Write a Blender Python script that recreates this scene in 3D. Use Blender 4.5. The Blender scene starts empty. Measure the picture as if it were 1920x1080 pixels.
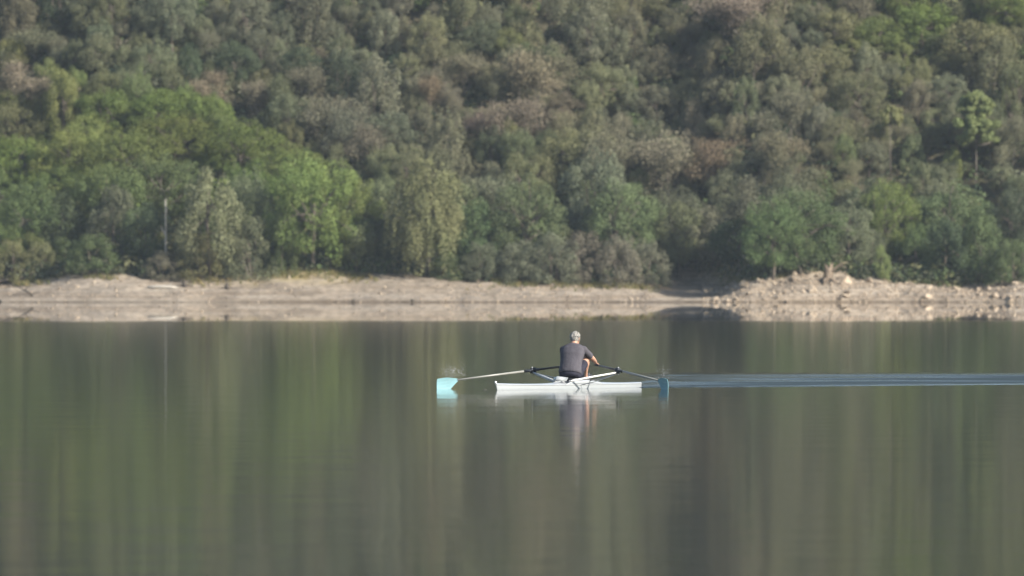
import bpy, bmesh, math, random
import numpy as np
from mathutils import Vector, Matrix

sc = bpy.context.scene
R = math.radians
# ------------------------------------------------------------------ camera, sky, sun, exposure
FPX = 33600.0          # focal length in pixels of a 1920 wide frame (a very long lens)
CAM_H = 2.19           # eye height above the lake
HORIZON = 495.0
cam_d = bpy.data.cameras.new('camera')
cam_d.sensor_width = 36.0
cam_d.lens = FPX / 1920 * 36.0
cam_d.clip_start = 1.0
cam_d.clip_end = 4000.0
cam_d.dof.use_dof = True
cam_d.dof.focus_distance = 314.0
cam_d.dof.aperture_fstop = 8.0
cam = bpy.data.objects.new('camera', cam_d)
sc.collection.objects.link(cam)
cam.location = (0, 0, CAM_H)
cam.rotation_euler = (R(90) - (540 - HORIZON) / FPX, 0, 0)
sc.camera = cam

SUN_AZ, SUN_EL = R(123), R(31)     # azimuth clockwise from +Y (away from the camera)
sun_dir = Vector((math.sin(SUN_AZ) * math.cos(SUN_EL), math.cos(SUN_AZ) * math.cos(SUN_EL), math.sin(SUN_EL)))
world = bpy.data.worlds.new('World')
sc.world = world
world.use_nodes = True
wn = world.node_tree
sky = wn.nodes.new('ShaderNodeTexSky')
sky.sky_type = 'NISHITA'
sky.sun_disc = False
sky.sun_elevation = SUN_EL
sky.sun_rotation = SUN_AZ
sky.air_density = 1.0
sky.dust_density = 1.0
bg = wn.nodes['Background']
wn.links.new(sky.outputs[0], bg.inputs[0])
bg.inputs[1].default_value = 0.092
sun_d = bpy.data.lights.new('sun', 'SUN')
sun_d.energy = 4.7
sun_d.angle = R(0.53)
sun_d.color = (1.0, 0.935, 0.835)
sun = bpy.data.objects.new('sun', sun_d)
sun.rotation_euler = sun_dir.to_track_quat('Z', 'Y').to_euler()
sun.location = (60, -40, 120)
sc.collection.objects.link(sun)
sc.view_settings.view_transform = 'Standard'
sc.view_settings.look = 'None'
sc.view_settings.exposure = 0.86
sc.view_settings.gamma = 1.0
sc.view_settings.use_curve_mapping = False
sc.render.engine = 'CYCLES'
sc.cycles.max_bounces = 5
sc.cycles.diffuse_bounces = 2
sc.cycles.glossy_bounces = 3
sc.cycles.use_adaptive_sampling = True
sc.cycles.adaptive_threshold = 0.02
sc.cycles.transparent_max_bounces = 8
sc.cycles.volume_bounces = 0
sc.cycles.use_denoising = True
HAZE_DENSITY = 5.2e-5

COL = sc.collection
rng = np.random.default_rng(11)
rnd = random.Random(5)


# ------------------------------------------------------------------ helpers
def link(o, parent=None, mat=None):
    COL.objects.link(o)
    if parent is not None:
        o.parent = parent
    if mat is not None and o.data is not None and hasattr(o.data, 'materials') and len(o.data.materials) == 0:
        o.data.materials.append(mat)
    return o


def tag(o, label=None, cat=None, group=None, kind=None):
    if label: o['label'] = label
    if cat: o['category'] = cat
    if group: o['group'] = group
    if kind: o['kind'] = kind
    return o


def empty(name, loc=(0, 0, 0), rz=0.0):
    o = bpy.data.objects.new(name, None)
    o.empty_display_size = 0.2
    o.location = loc
    o.rotation_euler = (0, 0, rz)
    COL.objects.link(o)
    return o


def np_mesh(name, v, f, mat=None, smooth=False):
    """v (n,3) floats, f (m,k) ints, all faces with k corners"""
    v = np.asarray(v, np.float32); f = np.asarray(f, np.int32)
    me = bpy.data.meshes.new(name)
    me.vertices.add(len(v)); me.vertices.foreach_set('co', v.ravel())
    k = f.shape[1]
    me.loops.add(f.size); me.loops.foreach_set('vertex_index', f.ravel())
    me.polygons.add(len(f))
    me.polygons.foreach_set('loop_start', np.arange(0, f.size, k, dtype=np.int32))
    me.polygons.foreach_set('loop_total', np.full(len(f), k, np.int32))
    if smooth:
        me.polygons.foreach_set('use_smooth', np.ones(len(f), bool))
    me.update(calc_edges=True)
    if mat: me.materials.append(mat)
    return me


class MB:
    """collects tubes and lofts made of quads (degenerate quads for caps are triangles doubled)"""
    def __init__(self):
        self.v = []; self.f = []

    def add(self, v, f):
        n = len(self.v)
        self.v += [tuple(p) for p in v]
        self.f += [tuple(i + n for i in q) for q in f]

    def loft(self, rings, cap=True):
        k = len(rings[0]); v = []; f = []
        for r in rings: v += [tuple(p) for p in r]
        for i in range(len(rings) - 1):
            for j in range(k):
                a = i * k + j; b = i * k + (j + 1) % k
                f.append((a, b, b + k, a + k))
        if cap:
            for base, rev in ((0, True), ((len(rings) - 1) * k, False)):
                idx = list(range(base, base + k))
                f.append(tuple(reversed(idx)) if rev else tuple(idx))
        self.add(v, f)

    def tube(self, pts, rad, k=6, cap=True):
        pts = [Vector(p) for p in pts]
        if not hasattr(rad, '__len__'): rad = [rad] * len(pts)
        rings = []
        for i, p in enumerate(pts):
            d = (pts[min(i + 1, len(pts) - 1)] - pts[max(i - 1, 0)]).normalized()
            ref = Vector((0, 0, 1)) if abs(d.z) < 0.9 else Vector((1, 0, 0))
            if i == 0 or i > 0:
                a = d.cross(ref).normalized(); b = a.cross(d).normalized()
            rings.append([p + (a * math.cos(2 * math.pi * j / k) + b * math.sin(2 * math.pi * j / k)) * rad[i] for j in range(k)])
        self.loft(rings, cap)

    def box(self, c, s, rot=None):
        v = []
        for x in (-1, 1):
            for y in (-1, 1):
                for z in (-1, 1):
                    p = Vector((x * s[0] / 2, y * s[1] / 2, z * s[2] / 2))
                    if rot: p = rot @ p
                    v.append(p + Vector(c))
        self.add(v, [(0, 1, 3, 2), (4, 6, 7, 5), (0, 4, 5, 1), (2, 3, 7, 6), (0, 2, 6, 4), (1, 5, 7, 3)])

    def ball(self, c, r, n=8, m=6):
        rings = []
        if not hasattr(r, '__len__'): r = (r, r, r)
        for i in range(1, m):
            t = math.pi * i / m
            rings.append([(c[0] + r[0] * math.sin(t) * math.cos(2 * math.pi * j / n), c[1] + r[1] * math.sin(t) * math.sin(2 * math.pi * j / n), c[2] - r[2] * math.cos(t)) for j in range(n)])
        self.loft(rings)

    def mesh(self, name, mat=None, smooth=True):
        me = bpy.data.meshes.new(name)
        me.from_pydata(self.v, [], self.f)
        if smooth:
            me.polygons.foreach_set('use_smooth', np.ones(len(me.polygons), bool))
        me.update()
        if mat: me.materials.append(mat)
        return me

    def obj(self, name, mat=None, parent=None, smooth=True):
        return link(bpy.data.objects.new(name, self.mesh(name, mat, smooth)), parent)


def vnoise(x, y, seed=0):
    """smooth value noise, vectorised"""
    x = np.asarray(x, float); y = np.asarray(y, float)
    xi = np.floor(x).astype(np.int64); yi = np.floor(y).astype(np.int64)
    xf = x - xi; yf = y - yi
    def h(a, b):
        n = (a * 374761393 + b * 668265263 + seed * 974711) & 0x7fffffff
        n = ((n ^ (n >> 13)) * 1274126177) & 0x7fffffff
        return ((n ^ (n >> 16)) & 0xffff) / 65535.0
    u = xf * xf * (3 - 2 * xf); w = yf * yf * (3 - 2 * yf)
    return (h(xi, yi) * (1 - u) + h(xi + 1, yi) * u) * (1 - w) + (h(xi, yi + 1) * (1 - u) + h(xi + 1, yi + 1) * u) * w


def fbm(x, y, seed=0, oct=4):
    s = 0; a = 0.5
    for i in range(oct):
        s = s + a * (vnoise(x * 2 ** i, y * 2 ** i, seed + i) - 0.5); a *= 0.5
    return s


# ------------------------------------------------------------------ materials
def new_mat(name):
    m = bpy.data.materials.new(name); m.use_nodes = True
    nt = m.node_tree
    return m, nt, nt.nodes['Principled BSDF']


def N(nt, t, **kw):
    n = nt.nodes.new(t)
    for k, v in kw.items():
        if k.startswith('i_'):
            n.inputs[int(k[2:]) if k[2:].isdigit() else k[2:]].default_value = v
        else:
            setattr(n, k, v)
    return n


def ramp(nt, stops):
    r = nt.nodes.new('ShaderNodeValToRGB')
    cr = r.color_ramp
    while len(cr.elements) > 1: cr.elements.remove(cr.elements[-1])
    cr.elements[0].position = stops[0][0]; cr.elements[0].color = (*stops[0][1], 1)
    for p, c in stops[1:]:
        e = cr.elements.new(p); e.color = (*c, 1)
    return r


def simple_mat(name, col, rough=0.6, var=0.15, scale=8.0, spec=0.5, bump=0.0, coat=0.0):
    m, nt, b = new_mat(name)
    tc = N(nt, 'ShaderNodeTexCoord')
    no = N(nt, 'ShaderNodeTexNoise'); no.inputs['Scale'].default_value = scale; no.inputs['Detail'].default_value = 5
    nt.links.new(tc.outputs['Object'], no.inputs['Vector'])
    r = ramp(nt, [(0.3, tuple(c * (1 - var) for c in col)), (0.7, tuple(min(1, c * (1 + var)) for c in col))])
    nt.links.new(no.outputs['Fac'], r.inputs['Fac'])
    nt.links.new(r.outputs['Color'], b.inputs['Base Color'])
    b.inputs['Roughness'].default_value = rough
    b.inputs['Specular IOR Level'].default_value = spec
    b.inputs['Coat Weight'].default_value = coat
    if bump:
        bp = N(nt, 'ShaderNodeBump'); bp.inputs['Distance'].default_value = bump; bp.inputs['Strength'].default_value = 0.7
        nt.links.new(no.outputs['Fac'], bp.inputs['Height']); nt.links.new(bp.outputs[0], b.inputs['Normal'])
    return m


def leaf_mat(name, source):
    """leaf colour from the object's own colour (single trees) or the attribute 'tint' (forest mass); each leaf differs a little"""
    m = bpy.data.materials.new(name); m.use_nodes = True
    nt = m.node_tree; nt.nodes.clear()
    out = N(nt, 'ShaderNodeOutputMaterial')
    if source == 'object':
        c = N(nt, 'ShaderNodeObjectInfo').outputs['Color']
    else:
        c = N(nt, 'ShaderNodeAttribute', attribute_name='tint').outputs['Color']
    geo = N(nt, 'ShaderNodeNewGeometry')
    mr = N(nt, 'ShaderNodeMapRange'); mr.inputs[3].default_value = 0.84; mr.inputs[4].default_value = 1.16
    nt.links.new(geo.outputs['Random Per Island'], mr.inputs[0])
    hs = N(nt, 'ShaderNodeHueSaturation')
    nt.links.new(c, hs.inputs['Color']); nt.links.new(mr.outputs[0], hs.inputs['Value'])
    tc = N(nt, 'ShaderNodeTexCoord')
    no = N(nt, 'ShaderNodeTexNoise'); no.inputs['Scale'].default_value = 3.0 if source == 'object' else 0.7
    nt.links.new(tc.outputs['Object'], no.inputs['Vector'])
    m2 = N(nt, 'ShaderNodeMapRange'); m2.inputs[1].default_value = 0.3; m2.inputs[2].default_value = 0.7
    m2.inputs[3].default_value = 0.490; m2.inputs[4].default_value = 0.510
    nt.links.new(no.outputs['Fac'], m2.inputs[0]); nt.links.new(m2.outputs[0], hs.inputs['Hue'])
    d = N(nt, 'ShaderNodeBsdfDiffuse'); t = N(nt, 'ShaderNodeBsdfTranslucent')
    mx = N(nt, 'ShaderNodeMixShader'); mx.inputs[0].default_value = 0.27
    nt.links.new(hs.outputs[0], d.inputs[0]); nt.links.new(hs.outputs[0], t.inputs[0])
    nt.links.new(d.outputs[0], mx.inputs[1]); nt.links.new(t.outputs[0], mx.inputs[2])
    nt.links.new(mx.outputs[0], out.inputs[0])
    return m


M = {}
M['leaf'] = leaf_mat('leaf', 'object')
M['leaf_mass'] = leaf_mat('leaf_mass', 'attr')
M['bark'] = simple_mat('bark', (0.15, 0.125, 0.10), 0.9, 0.3, 6, 0.2)
M['twig_bark'] = simple_mat('twig_bark', (0.20, 0.17, 0.145), 0.9, 0.3, 6, 0.2)
M['pale_bark'] = simple_mat('pale_bark', (0.30, 0.265, 0.21), 0.85, 0.25, 5, 0.2)
M['stump_wood'] = simple_mat('stump_wood', (0.19, 0.15, 0.11), 0.9, 0.35, 4, 0.2, 0.03)
M['dead_wood'] = simple_mat('dead_wood', (0.42, 0.39, 0.34), 0.85, 0.2, 5, 0.2)
M['dark_wood'] = simple_mat('dark_wood', (0.09, 0.075, 0.06), 0.9, 0.3, 5, 0.2)
M['stone'] = simple_mat('stone', (0.32, 0.268, 0.21), 0.9, 0.4, 1.6, 0.2, 0.03)
M['hull_white'] = simple_mat('hull_white', (0.40, 0.425, 0.44), 0.3, 0.03, 3, 0.5, 0, 0.3)
M['rail_grey'] = simple_mat('rail_grey', (0.45, 0.47, 0.48), 0.4, 0.08, 6)
M['rigger_white'] = simple_mat('rigger_white', (0.74, 0.73, 0.70), 0.35, 0.05, 6)
M['carbon'] = simple_mat('carbon', (0.025, 0.026, 0.028), 0.35, 0.2, 20)
M['shaft_grey'] = simple_mat('shaft_grey', (0.28, 0.28, 0.255), 0.35, 0.06, 12)
M['blade_teal'] = simple_mat('blade_teal', (0.20, 0.365, 0.398), 0.6, 0.06, 6, 0.15)
M['plastic_dark'] = simple_mat('plastic_dark', (0.03, 0.035, 0.045), 0.5, 0.2, 10)
M['skin'] = simple_mat('skin', (0.47, 0.27, 0.19), 0.55, 0.12, 14, 0.4)
M['shirt'] = simple_mat('shirt', (0.086, 0.081, 0.094), 0.9, 0.12, 7, 0.2, 0.03)
M['shorts'] = simple_mat('shorts', (0.030, 0.030, 0.045), 0.85, 0.2, 9, 0.2, 0.01)
M['hair'] = simple_mat('hair', (0.25, 0.24, 0.22), 0.8, 0.4, 45, 0.3, 0.004)
M['shoe'] = simple_mat('shoe', (0.06, 0.06, 0.07), 0.7, 0.2, 9)
M['red'] = simple_mat('bow_ball_white', (0.75, 0.75, 0.72), 0.5, 0.05, 9)

nt = M['stone'].node_tree; b = nt.nodes['Principled BSDF']; src = b.inputs['Base Color'].links[0].from_socket
oi = N(nt, 'ShaderNodeObjectInfo'); gi = N(nt, 'ShaderNodeNewGeometry'); ad = N(nt, 'ShaderNodeMath', operation='ADD'); fr = N(nt, 'ShaderNodeMath', operation='FRACT')
nt.links.new(oi.outputs['Random'], ad.inputs[0]); nt.links.new(gi.outputs['Random Per Island'], ad.inputs[1]); nt.links.new(ad.outputs[0], fr.inputs[0])
rs = ramp(nt, [(0.0, (0.58, 0.55, 0.52)), (0.3, (0.95, 0.92, 0.88)), (1.0, (1.22, 1.18, 1.12))]); nt.links.new(fr.outputs[0], rs.inputs[0])
mxs = N(nt, 'ShaderNodeMix', data_type='RGBA', blend_type='MULTIPLY'); mxs.inputs[0].default_value = 1
nt.links.new(src, mxs.inputs[6]); nt.links.new(rs.outputs[0], mxs.inputs[7]); nt.links.new(mxs.outputs[2], b.inputs['Base Color'])

# sand and dried mud of the drawn-down bank
m, nt, b = new_mat('bank_sand'); M['sand'] = m
tc = N(nt, 'ShaderNodeTexCoord')
n1 = N(nt, 'ShaderNodeTexNoise'); n1.inputs['Scale'].default_value = 0.35; n1.inputs['Detail'].default_value = 6; n1.inputs['Roughness'].default_value = 0.65
n2 = N(nt, 'ShaderNodeTexNoise'); n2.inputs['Scale'].default_value = 3.0; n2.inputs['Detail'].default_value = 8
nt.links.new(tc.outputs['Object'], n1.inputs[0]); nt.links.new(tc.outputs['Object'], n2.inputs[0])
r1 = ramp(nt, [(0.30, (0.21, 0.175, 0.133)), (0.48, (0.325, 0.275, 0.215)), (0.70, (0.39, 0.335, 0.265))])
r2 = ramp(nt, [(0.36, (0.68, 0.67, 0.66)), (0.60, (1.0, 1.0, 1.0))])
nt.links.new(n1.outputs[0], r1.inputs[0]); nt.links.new(n2.outputs[0], r2.inputs[0])
mx = N(nt, 'ShaderNodeMix', data_type='RGBA', blend_type='MULTIPLY'); mx.inputs[0].default_value = 1
# old water levels: faint strata running level along the bank
mps = N(nt, 'ShaderNodeMapping'); mps.inputs['Scale'].default_value = (0.10, 0.10, 7.0)
n3 = N(nt, 'ShaderNodeTexNoise'); n3.inputs['Scale'].default_value = 1.0; n3.inputs['Detail'].default_value = 4
nt.links.new(tc.outputs['Object'], mps.inputs[0]); nt.links.new(mps.outputs[0], n3.inputs[0])
r3 = ramp(nt, [(0.36, (0.74, 0.70, 0.66)), (0.56, (1.0, 1.0, 1.0))])
nt.links.new(n3.outputs[0], r3.inputs[0])
ms = N(nt, 'ShaderNodeMix', data_type='RGBA', blend_type='MULTIPLY'); ms.inputs[0].default_value = 1
nt.links.new(r1.outputs[0], ms.inputs[6]); nt.links.new(r3.outputs[0], ms.inputs[7])
nt.links.new(ms.outputs[2], mx.inputs[6]); nt.links.new(r2.outputs[0], mx.inputs[7])
# dry yellow grass growing on the upper bank, wet mud along the water's edge (attributes laid down with the mesh)
ga = N(nt, 'ShaderNodeAttribute', attribute_name='grass')
wa = N(nt, 'ShaderNodeAttribute', attribute_name='wet')
mg = N(nt, 'ShaderNodeMix', data_type='RGBA'); mg.inputs[7].default_value = (0.30, 0.245, 0.10, 1)
nt.links.new(ga.outputs['Fac'], mg.inputs[0]); nt.links.new(mx.outputs[2], mg.inputs[6])
mw = N(nt, 'ShaderNodeMix', data_type='RGBA', blend_type='MULTIPLY'); mw.inputs[7].default_value = (0.55, 0.53, 0.50, 1)
nt.links.new(wa.outputs['Fac'], mw.inputs[0]); nt.links.new(mg.outputs[2], mw.inputs[6])
nt.links.new(mw.outputs[2], b.inputs['Base Color'])
b.inputs['Roughness'].default_value = 0.95; b.inputs['Specular IOR Level'].default_value = 0.15
bp = N(nt, 'ShaderNodeBump'); bp.inputs['Distance'].default_value = 0.08
nt.links.new(n2.outputs[0], bp.inputs['Height']); nt.links.new(bp.outputs[0], b.inputs['Normal'])

# forest floor
m, nt, b = new_mat('forest_floor'); M['floor'] = m
tc = N(nt, 'ShaderNodeTexCoord')
n1 = N(nt, 'ShaderNodeTexNoise'); n1.inputs['Scale'].default_value = 0.5; n1.inputs['Detail'].default_value = 6
nt.links.new(tc.outputs['Object'], n1.inputs[0])
r1 = ramp(nt, [(0.35, (0.045, 0.045, 0.028)), (0.65, (0.10, 0.085, 0.055))])
nt.links.new(n1.outputs[0], r1.inputs[0]); nt.links.new(r1.outputs[0], b.inputs['Base Color'])
b.inputs['Roughness'].default_value = 0.95; b.inputs['Specular IOR Level'].default_value = 0.1


def water_mat(name, wake=False):
    m, nt, b = new_mat(name)
    b.inputs['Base Color'].default_value = (0.016, 0.022, 0.016, 1)
    b.inputs['IOR'].default_value = 1.333
    tc = N(nt, 'ShaderNodeTexCoord')
    if wake:
        ra = N(nt, 'ShaderNodeAttribute', attribute_name='ruffle')
        mrw = N(nt, 'ShaderNodeMapRange'); mrw.inputs[3].default_value = 0.042; mrw.inputs[4].default_value = 0.50
        nt.links.new(ra.outputs['Fac'], mrw.inputs[0]); nt.links.new(mrw.outputs[0], b.inputs['Roughness'])
        return m
    sp = N(nt, 'ShaderNodeSeparateXYZ'); nt.links.new(tc.outputs['Object'], sp.inputs[0])
    # wind line: sheltered mirror water near the wooded bank, faint ripples further out
    nb = N(nt, 'ShaderNodeTexNoise'); nb.inputs['Scale'].default_value = 1.0; nb.inputs['Detail'].default_value = 3
    mp0 = N(nt, 'ShaderNodeMapping'); mp0.inputs['Scale'].default_value = (0.09, 0.015, 1)
    nt.links.new(tc.outputs['Object'], mp0.inputs[0]); nt.links.new(mp0.outputs[0], nb.inputs[0])
    ma = N(nt, 'ShaderNodeMath', operation='MULTIPLY_ADD'); ma.inputs[1].default_value = 40.0
    nt.links.new(nb.outputs[0], ma.inputs[0]); nt.links.new(sp.outputs['Y'], ma.inputs[2])
    mr = N(nt, 'ShaderNodeMapRange'); mr.inputs[1].default_value = 694.0; mr.inputs[2].default_value = 722.0
    mr.inputs[3].default_value = 1.0; mr.inputs[4].default_value = 0.0
    nt.links.new(ma.outputs[0], mr.inputs[0])
    mro = N(nt, 'ShaderNodeMapRange'); mro.inputs[3].default_value = 0.008; mro.inputs[4].default_value = 0.042
    nt.links.new(mr.outputs[0], mro.inputs[0]); nt.links.new(mro.outputs[0], b.inputs['Roughness'])
    mp = N(nt, 'ShaderNodeMapping'); mp.inputs['Scale'].default_value = (0.45, 0.16, 1)
    nt.links.new(tc.outputs['Object'], mp.inputs[0])
    nw = N(nt, 'ShaderNodeTexNoise'); nw.inputs['Scale'].default_value = 1.0; nw.inputs['Detail'].default_value = 3
    nt.links.new(mp.outputs[0], nw.inputs[0])
    hm = N(nt, 'ShaderNodeMath', operation='MULTIPLY'); nt.links.new(nw.outputs[0], hm.inputs[0]); nt.links.new(mr.outputs[0], hm.inputs[1])
    bp = N(nt, 'ShaderNodeBump'); bp.inputs['Strength'].default_value = 1.0; bp.inputs['Distance'].default_value = 0.011
    nt.links.new(hm.outputs[0], bp.inputs['Height']); nt.links.new(bp.outputs[0], b.inputs['Normal'])
    return m


M['water'] = water_mat('lake_water')
M['wake'] = water_mat('wake_water', True)
m, nt, b = new_mat('water_spray'); M['spray'] = m
b.inputs['Base Color'].default_value = (0.8, 0.82, 0.84, 1); b.inputs['Roughness'].default_value = 0.15; b.inputs['Transmission Weight'].default_value = 0.5
b.inputs['IOR'].default_value = 1.33

# ------------------------------------------------------------------ terrain
Y0 = 1024.0


def pu(u, y=Y0):            # photo column -> x at depth y
    return (np.asarray(u, float) - 960.0) / FPX * y


BANK_U = [-800, 0, 60, 110, 180, 230, 290, 380, 470, 560, 640, 700, 760, 850, 900, 960, 1040, 1100, 1160, 1200, 1250, 1310, 1350, 1400, 1450, 1500, 1560, 1620, 1680, 1740, 1800, 1860, 1920, 2700]
BANK_V = [528, 530, 526, 521, 510, 514, 519, 519, 511, 504, 508, 512, 514, 523, 527, 528, 527, 530, 532, 536, 528, 526, 540, 528, 519, 513, 512, 520, 527, 532, 534, 530, 527, 528]
BANK_X = pu(BANK_U, Y0 + 8)
BANK_Z = [CAM_H - (v - HORIZON) / FPX * (Y0 + 9) for v in BANK_V]


def shore_y(x):
    return Y0 + 5.0 * fbm(x * 0.10, x * 0 + 3.1, 3, 3) + 6.0 * np.clip((-x - 22) / 10, 0, 1) ** 2


def cove(x):                # 0..1 inside the shaded cove between the sand spit and the rocky point
    return np.exp(-((x - 10.6) / 2.3) ** 4)


def rocky(x):
    return np.clip((x - 10.8) / 2.0, 0, 1)


def bank_w(x):
    return 9.0 - 3.2 * rocky(x) + 6.0 * cove(x)


def ground(x, y):
    """height of the land at x, y"""
    x = np.asarray(x, float); y = np.asarray(y, float)
    t = y - shore_y(x)
    W = bank_w(x); B = np.interp(x, BANK_X, BANK_Z); c = cove(x); rk = rocky(x)
    p = np.clip(t / W, 0, 1)
    prof = (1 - rk) * (p ** 0.85 * (0.75 + 0.25 * p)) + rk * (p ** 0.62)
    prof = prof * (1 - c) + c * (0.10 * np.clip(p * 8, 0, 1) + 0.9 * p ** 2.2)
    z = B * prof
    e = np.clip(t - W + 4.0 * c, 0, None)
    # shelf behind the bank, then the hill
    run = np.clip(e - 2.0, 0, None)
    z = z + 0.05 * e + 0.66 * (run - 3.0 * (1 - np.exp(-run / 3.0)))
    z = z - 0.012 * np.clip(run - 75, 0, None) ** 1.25
    z = z + np.where(e > 0, np.clip(e / 8, 0, 1) * 1.4 * fbm(x * 0.07 + 5, y * 0.07, 9, 3), 0)
    rough = np.clip(t * 0.8, 0, 1) * (0.34 + 0.45 * rk) * fbm(x * 0.9, y * 0.7, 21, 4) * (1 - 0.5 * c)
    z = z + np.where(t > 0, rough, 0)
    return np.where(t > 0, z, 0.10 * t)


def place(u, v):
    """where the sight line through photo pixel u, v first meets the land: a point x, y, z on the ground"""
    ys = np.arange(Y0 - 6, Y0 + 130, 0.1)
    xs = (u - 960.0) / FPX * ys
    zr = CAM_H - (v - HORIZON) / FPX * ys
    g = ground(xs, ys)
    hit = np.nonzero(g >= zr)[0]
    i = hit[0] if len(hit) else len(ys) - 1
    return float(xs[i]), float(ys[i]), float(g[i])


def px(x, y, z):
    return 960 + x / y * FPX, HORIZON + (CAM_H - z) / y * FPX


xd = np.arange(-33, 33.01, 0.2)
xo = 33.2 + np.cumsum(np.linspace(0.6, 5.0, 46))
XV = np.concatenate([-xo[::-1], xd, xo])


def land_mesh(name, trows, mat):
    """trows: function p-> t for each x; builds the grid"""
    T = np.array([trows(x) for x in XV]).T                   # rows, cols
    X = np.broadcast_to(XV, T.shape)
    Y = shore_y(X) + T
    Z = ground(X, Y)
    nr, ncol = T.shape
    v = np.stack([X, Y, Z], -1).reshape(-1, 3)
    i, j = np.meshgrid(np.arange(nr - 1), np.arange(ncol - 1), indexing='ij')
    a = (i * ncol + j).ravel()
    f = np.stack([a, a + 1, a + ncol + 1, a + ncol], -1)
    me = np_mesh(name, v, f, mat, True)
    return me, X, T, Z


tt = np.linspace(0, 1, 80)
me, X, T, Z = land_mesh('lake_bank', lambda x: np.concatenate([np.linspace(-12, -0.2, 10), tt * (bank_w(np.float64(x)) + 5.0)]), M['sand'])
XA = X.ravel(); TA = T.ravel(); ZA = Z.ravel()
W_ = bank_w(XA)
gr = np.exp(-((XA - pu(545)) / 3.2) ** 2) * np.clip((TA / W_ - 0.45) / 0.3, 0, 1) * np.clip(0.5 + 2.2 * fbm(XA * 0.8, TA * 0.6, 31, 3), 0, 1)
gr = np.maximum(gr, np.clip((TA / W_ - 0.9) / 0.2, 0, 1) * np.clip(0.4 + 2.0 * fbm(XA * 0.6, TA * 0.5, 37, 3), 0, 1) * 0.8)
wet = np.clip(1 - ZA / 0.14, 0, 1)
for nm, arr in (('grass', gr), ('wet', wet)):
    at = me.attributes.new(nm, 'FLOAT', 'POINT'); at.data.foreach_set('value', arr.astype(np.float32))
bank = link(bpy.data.objects.new('lake_bank', me)); tag(bank, 'dry sandy drawdown bank between the water and the trees', kind='structure')
hr = np.concatenate([np.linspace(0, 40, 60), 40 + np.cumsum(np.linspace(1, 5, 32))])
me, *_ = land_mesh('hillside', lambda x: bank_w(np.float64(x)) + 5.0 + hr, M['floor'])
hill = link(bpy.data.objects.new('hillside', me)); tag(hill, 'steep wooded hillside behind the lake bank', kind='structure')

# lake: one sheet from behind the camera to the bank
v = [(-420, -60, 0), (420, -60, 0), (420, 1075, 0), (-420, 1075, 0)]
water = link(bpy.data.objects.new('lake_water', np_mesh('lake_water', v, [(0, 1, 2, 3)], M['water'])))
tag(water, 'calm grey-green lake reflecting the wooded hillside', kind='structure')


# ------------------------------------------------------------------ trees
def unit(v):
    return v / np.maximum(np.linalg.norm(v, axis=-1, keepdims=True), 1e-9)


def leaves(P, Nr, size, g, elong=1.25, axis=None):
    """one small four-cornered leaf spray at each point P facing Nr"""
    n = len(P)
    r = unit(g.normal(size=(n, 3))) if axis is None else unit(axis)
    a = unit(np.cross(Nr, r)); b = unit(np.cross(a, Nr))
    s = size * g.uniform(0.6, 1.35, (n, 1))
    a = a * s; b = b * s * elong
    bend = Nr * s * 0.25
    V = np.stack([P - b, P + a * 0.62 - bend + b * 0.1, P + b, P - a * 0.62 - bend + b * 0.1], 1)
    return V.reshape(-1, 3)


def quads(nv):
    return np.arange(nv, dtype=np.int32).reshape(-1, 4)


def sphere_dirs(n, g):
    return unit(g.normal(size=(n, 3)))


def lobes_round(g, n, rx, rz, zc, rl):
    """clump centres spread through a round crown of unit tree"""
    d = sphere_dirs(n * 3, g)
    d = d[d[:, 2] > -0.92][:n]
    rad = g.uniform(0.45, 1.0, (len(d), 1)) ** 0.6 * np.where(g.random((len(d), 1)) < 0.16, g.uniform(1.0, 1.22, (len(d), 1)), 1.0) * (0.86 + 0.28 * vnoise(d[:, :1] * 2.1 + 7 + n, d[:, 2:] * 2.1 + d[:, 1:2] * 1.3, int(n * 7)))
    c = d * rad * np.array([rx - rl * 0.7, rx - rl * 0.7, rz - rl * 0.6]) + np.array([0, 0, zc])
    r = rl * g.uniform(0.65, 1.25, len(d))
    return c, r


def clump_leaves(C, Rr, per, size, g, up=0.25, fuzz=0.32, flat=0.9):
    P = []; Q = []
    for c, r in zip(C, Rr):
        k = max(8, int(per * (r / np.mean(Rr)) ** 2))
        d = sphere_dirs(k, g)
        rr = r * (0.80 + 0.26 * g.random((k, 1)) ** 0.7) * np.where(g.random((k, 1)) < 0.10, g.uniform(1.0, 1.35, (k, 1)), 1)
        p = c + d * rr * np.array([1, 1, flat])
        nn = unit(d + fuzz * g.normal(size=(k, 3)) + np.array([0, 0, up]))
        P.append(p); Q.append(nn)
    return np.concatenate(P), np.concatenate(Q)


def limb(mb, a, b, r0, r1, g, bow=0.06, k=5, seg=4):
    a = np.array(a, float); b = np.array(b, float); L = np.linalg.norm(b - a)
    off = g.normal(size=3) * bow * L
    pts = []; rad = []
    for i in range(seg + 1):
        t = i / seg
        pts.append(a + (b - a) * t + off * math.sin(math.pi * t) * (0.6 + 0.4 * t) + np.array([0, 0, 0.10 * L]) * t * (1 - t))
        rad.append(r0 + (r1 - r0) * t)
    mb.tube(pts, rad, k)
    return pts


def fork_trunk(mb, g, base, top, r0, C, nl, r_l):
    pts = limb(mb, base, top, r0, r0 * 0.55, g, 0.05, 7, 6)
    order = g.permutation(len(C))[:nl]
    for i in order:
        t = g.uniform(0.45, 1.0)
        p = pts[min(int(t * (len(pts) - 1) + 0.5), len(pts) - 1)]
        limb(mb, p, C[i], r_l, r_l * 0.35, g, 0.08)
    return pts


PROTO = {}


def proto(kind, crown_v, trunk_mb, bark='bark', extra=None):
    i = len(PROTO.setdefault(kind, []))
    cm = np_mesh('crown', crown_v, quads(len(crown_v)), M['leaf']) if crown_v is not None else None
    tm = trunk_mb.mesh('trunk', M[bark])
    PROTO[kind].append((cm, tm, extra))


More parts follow.
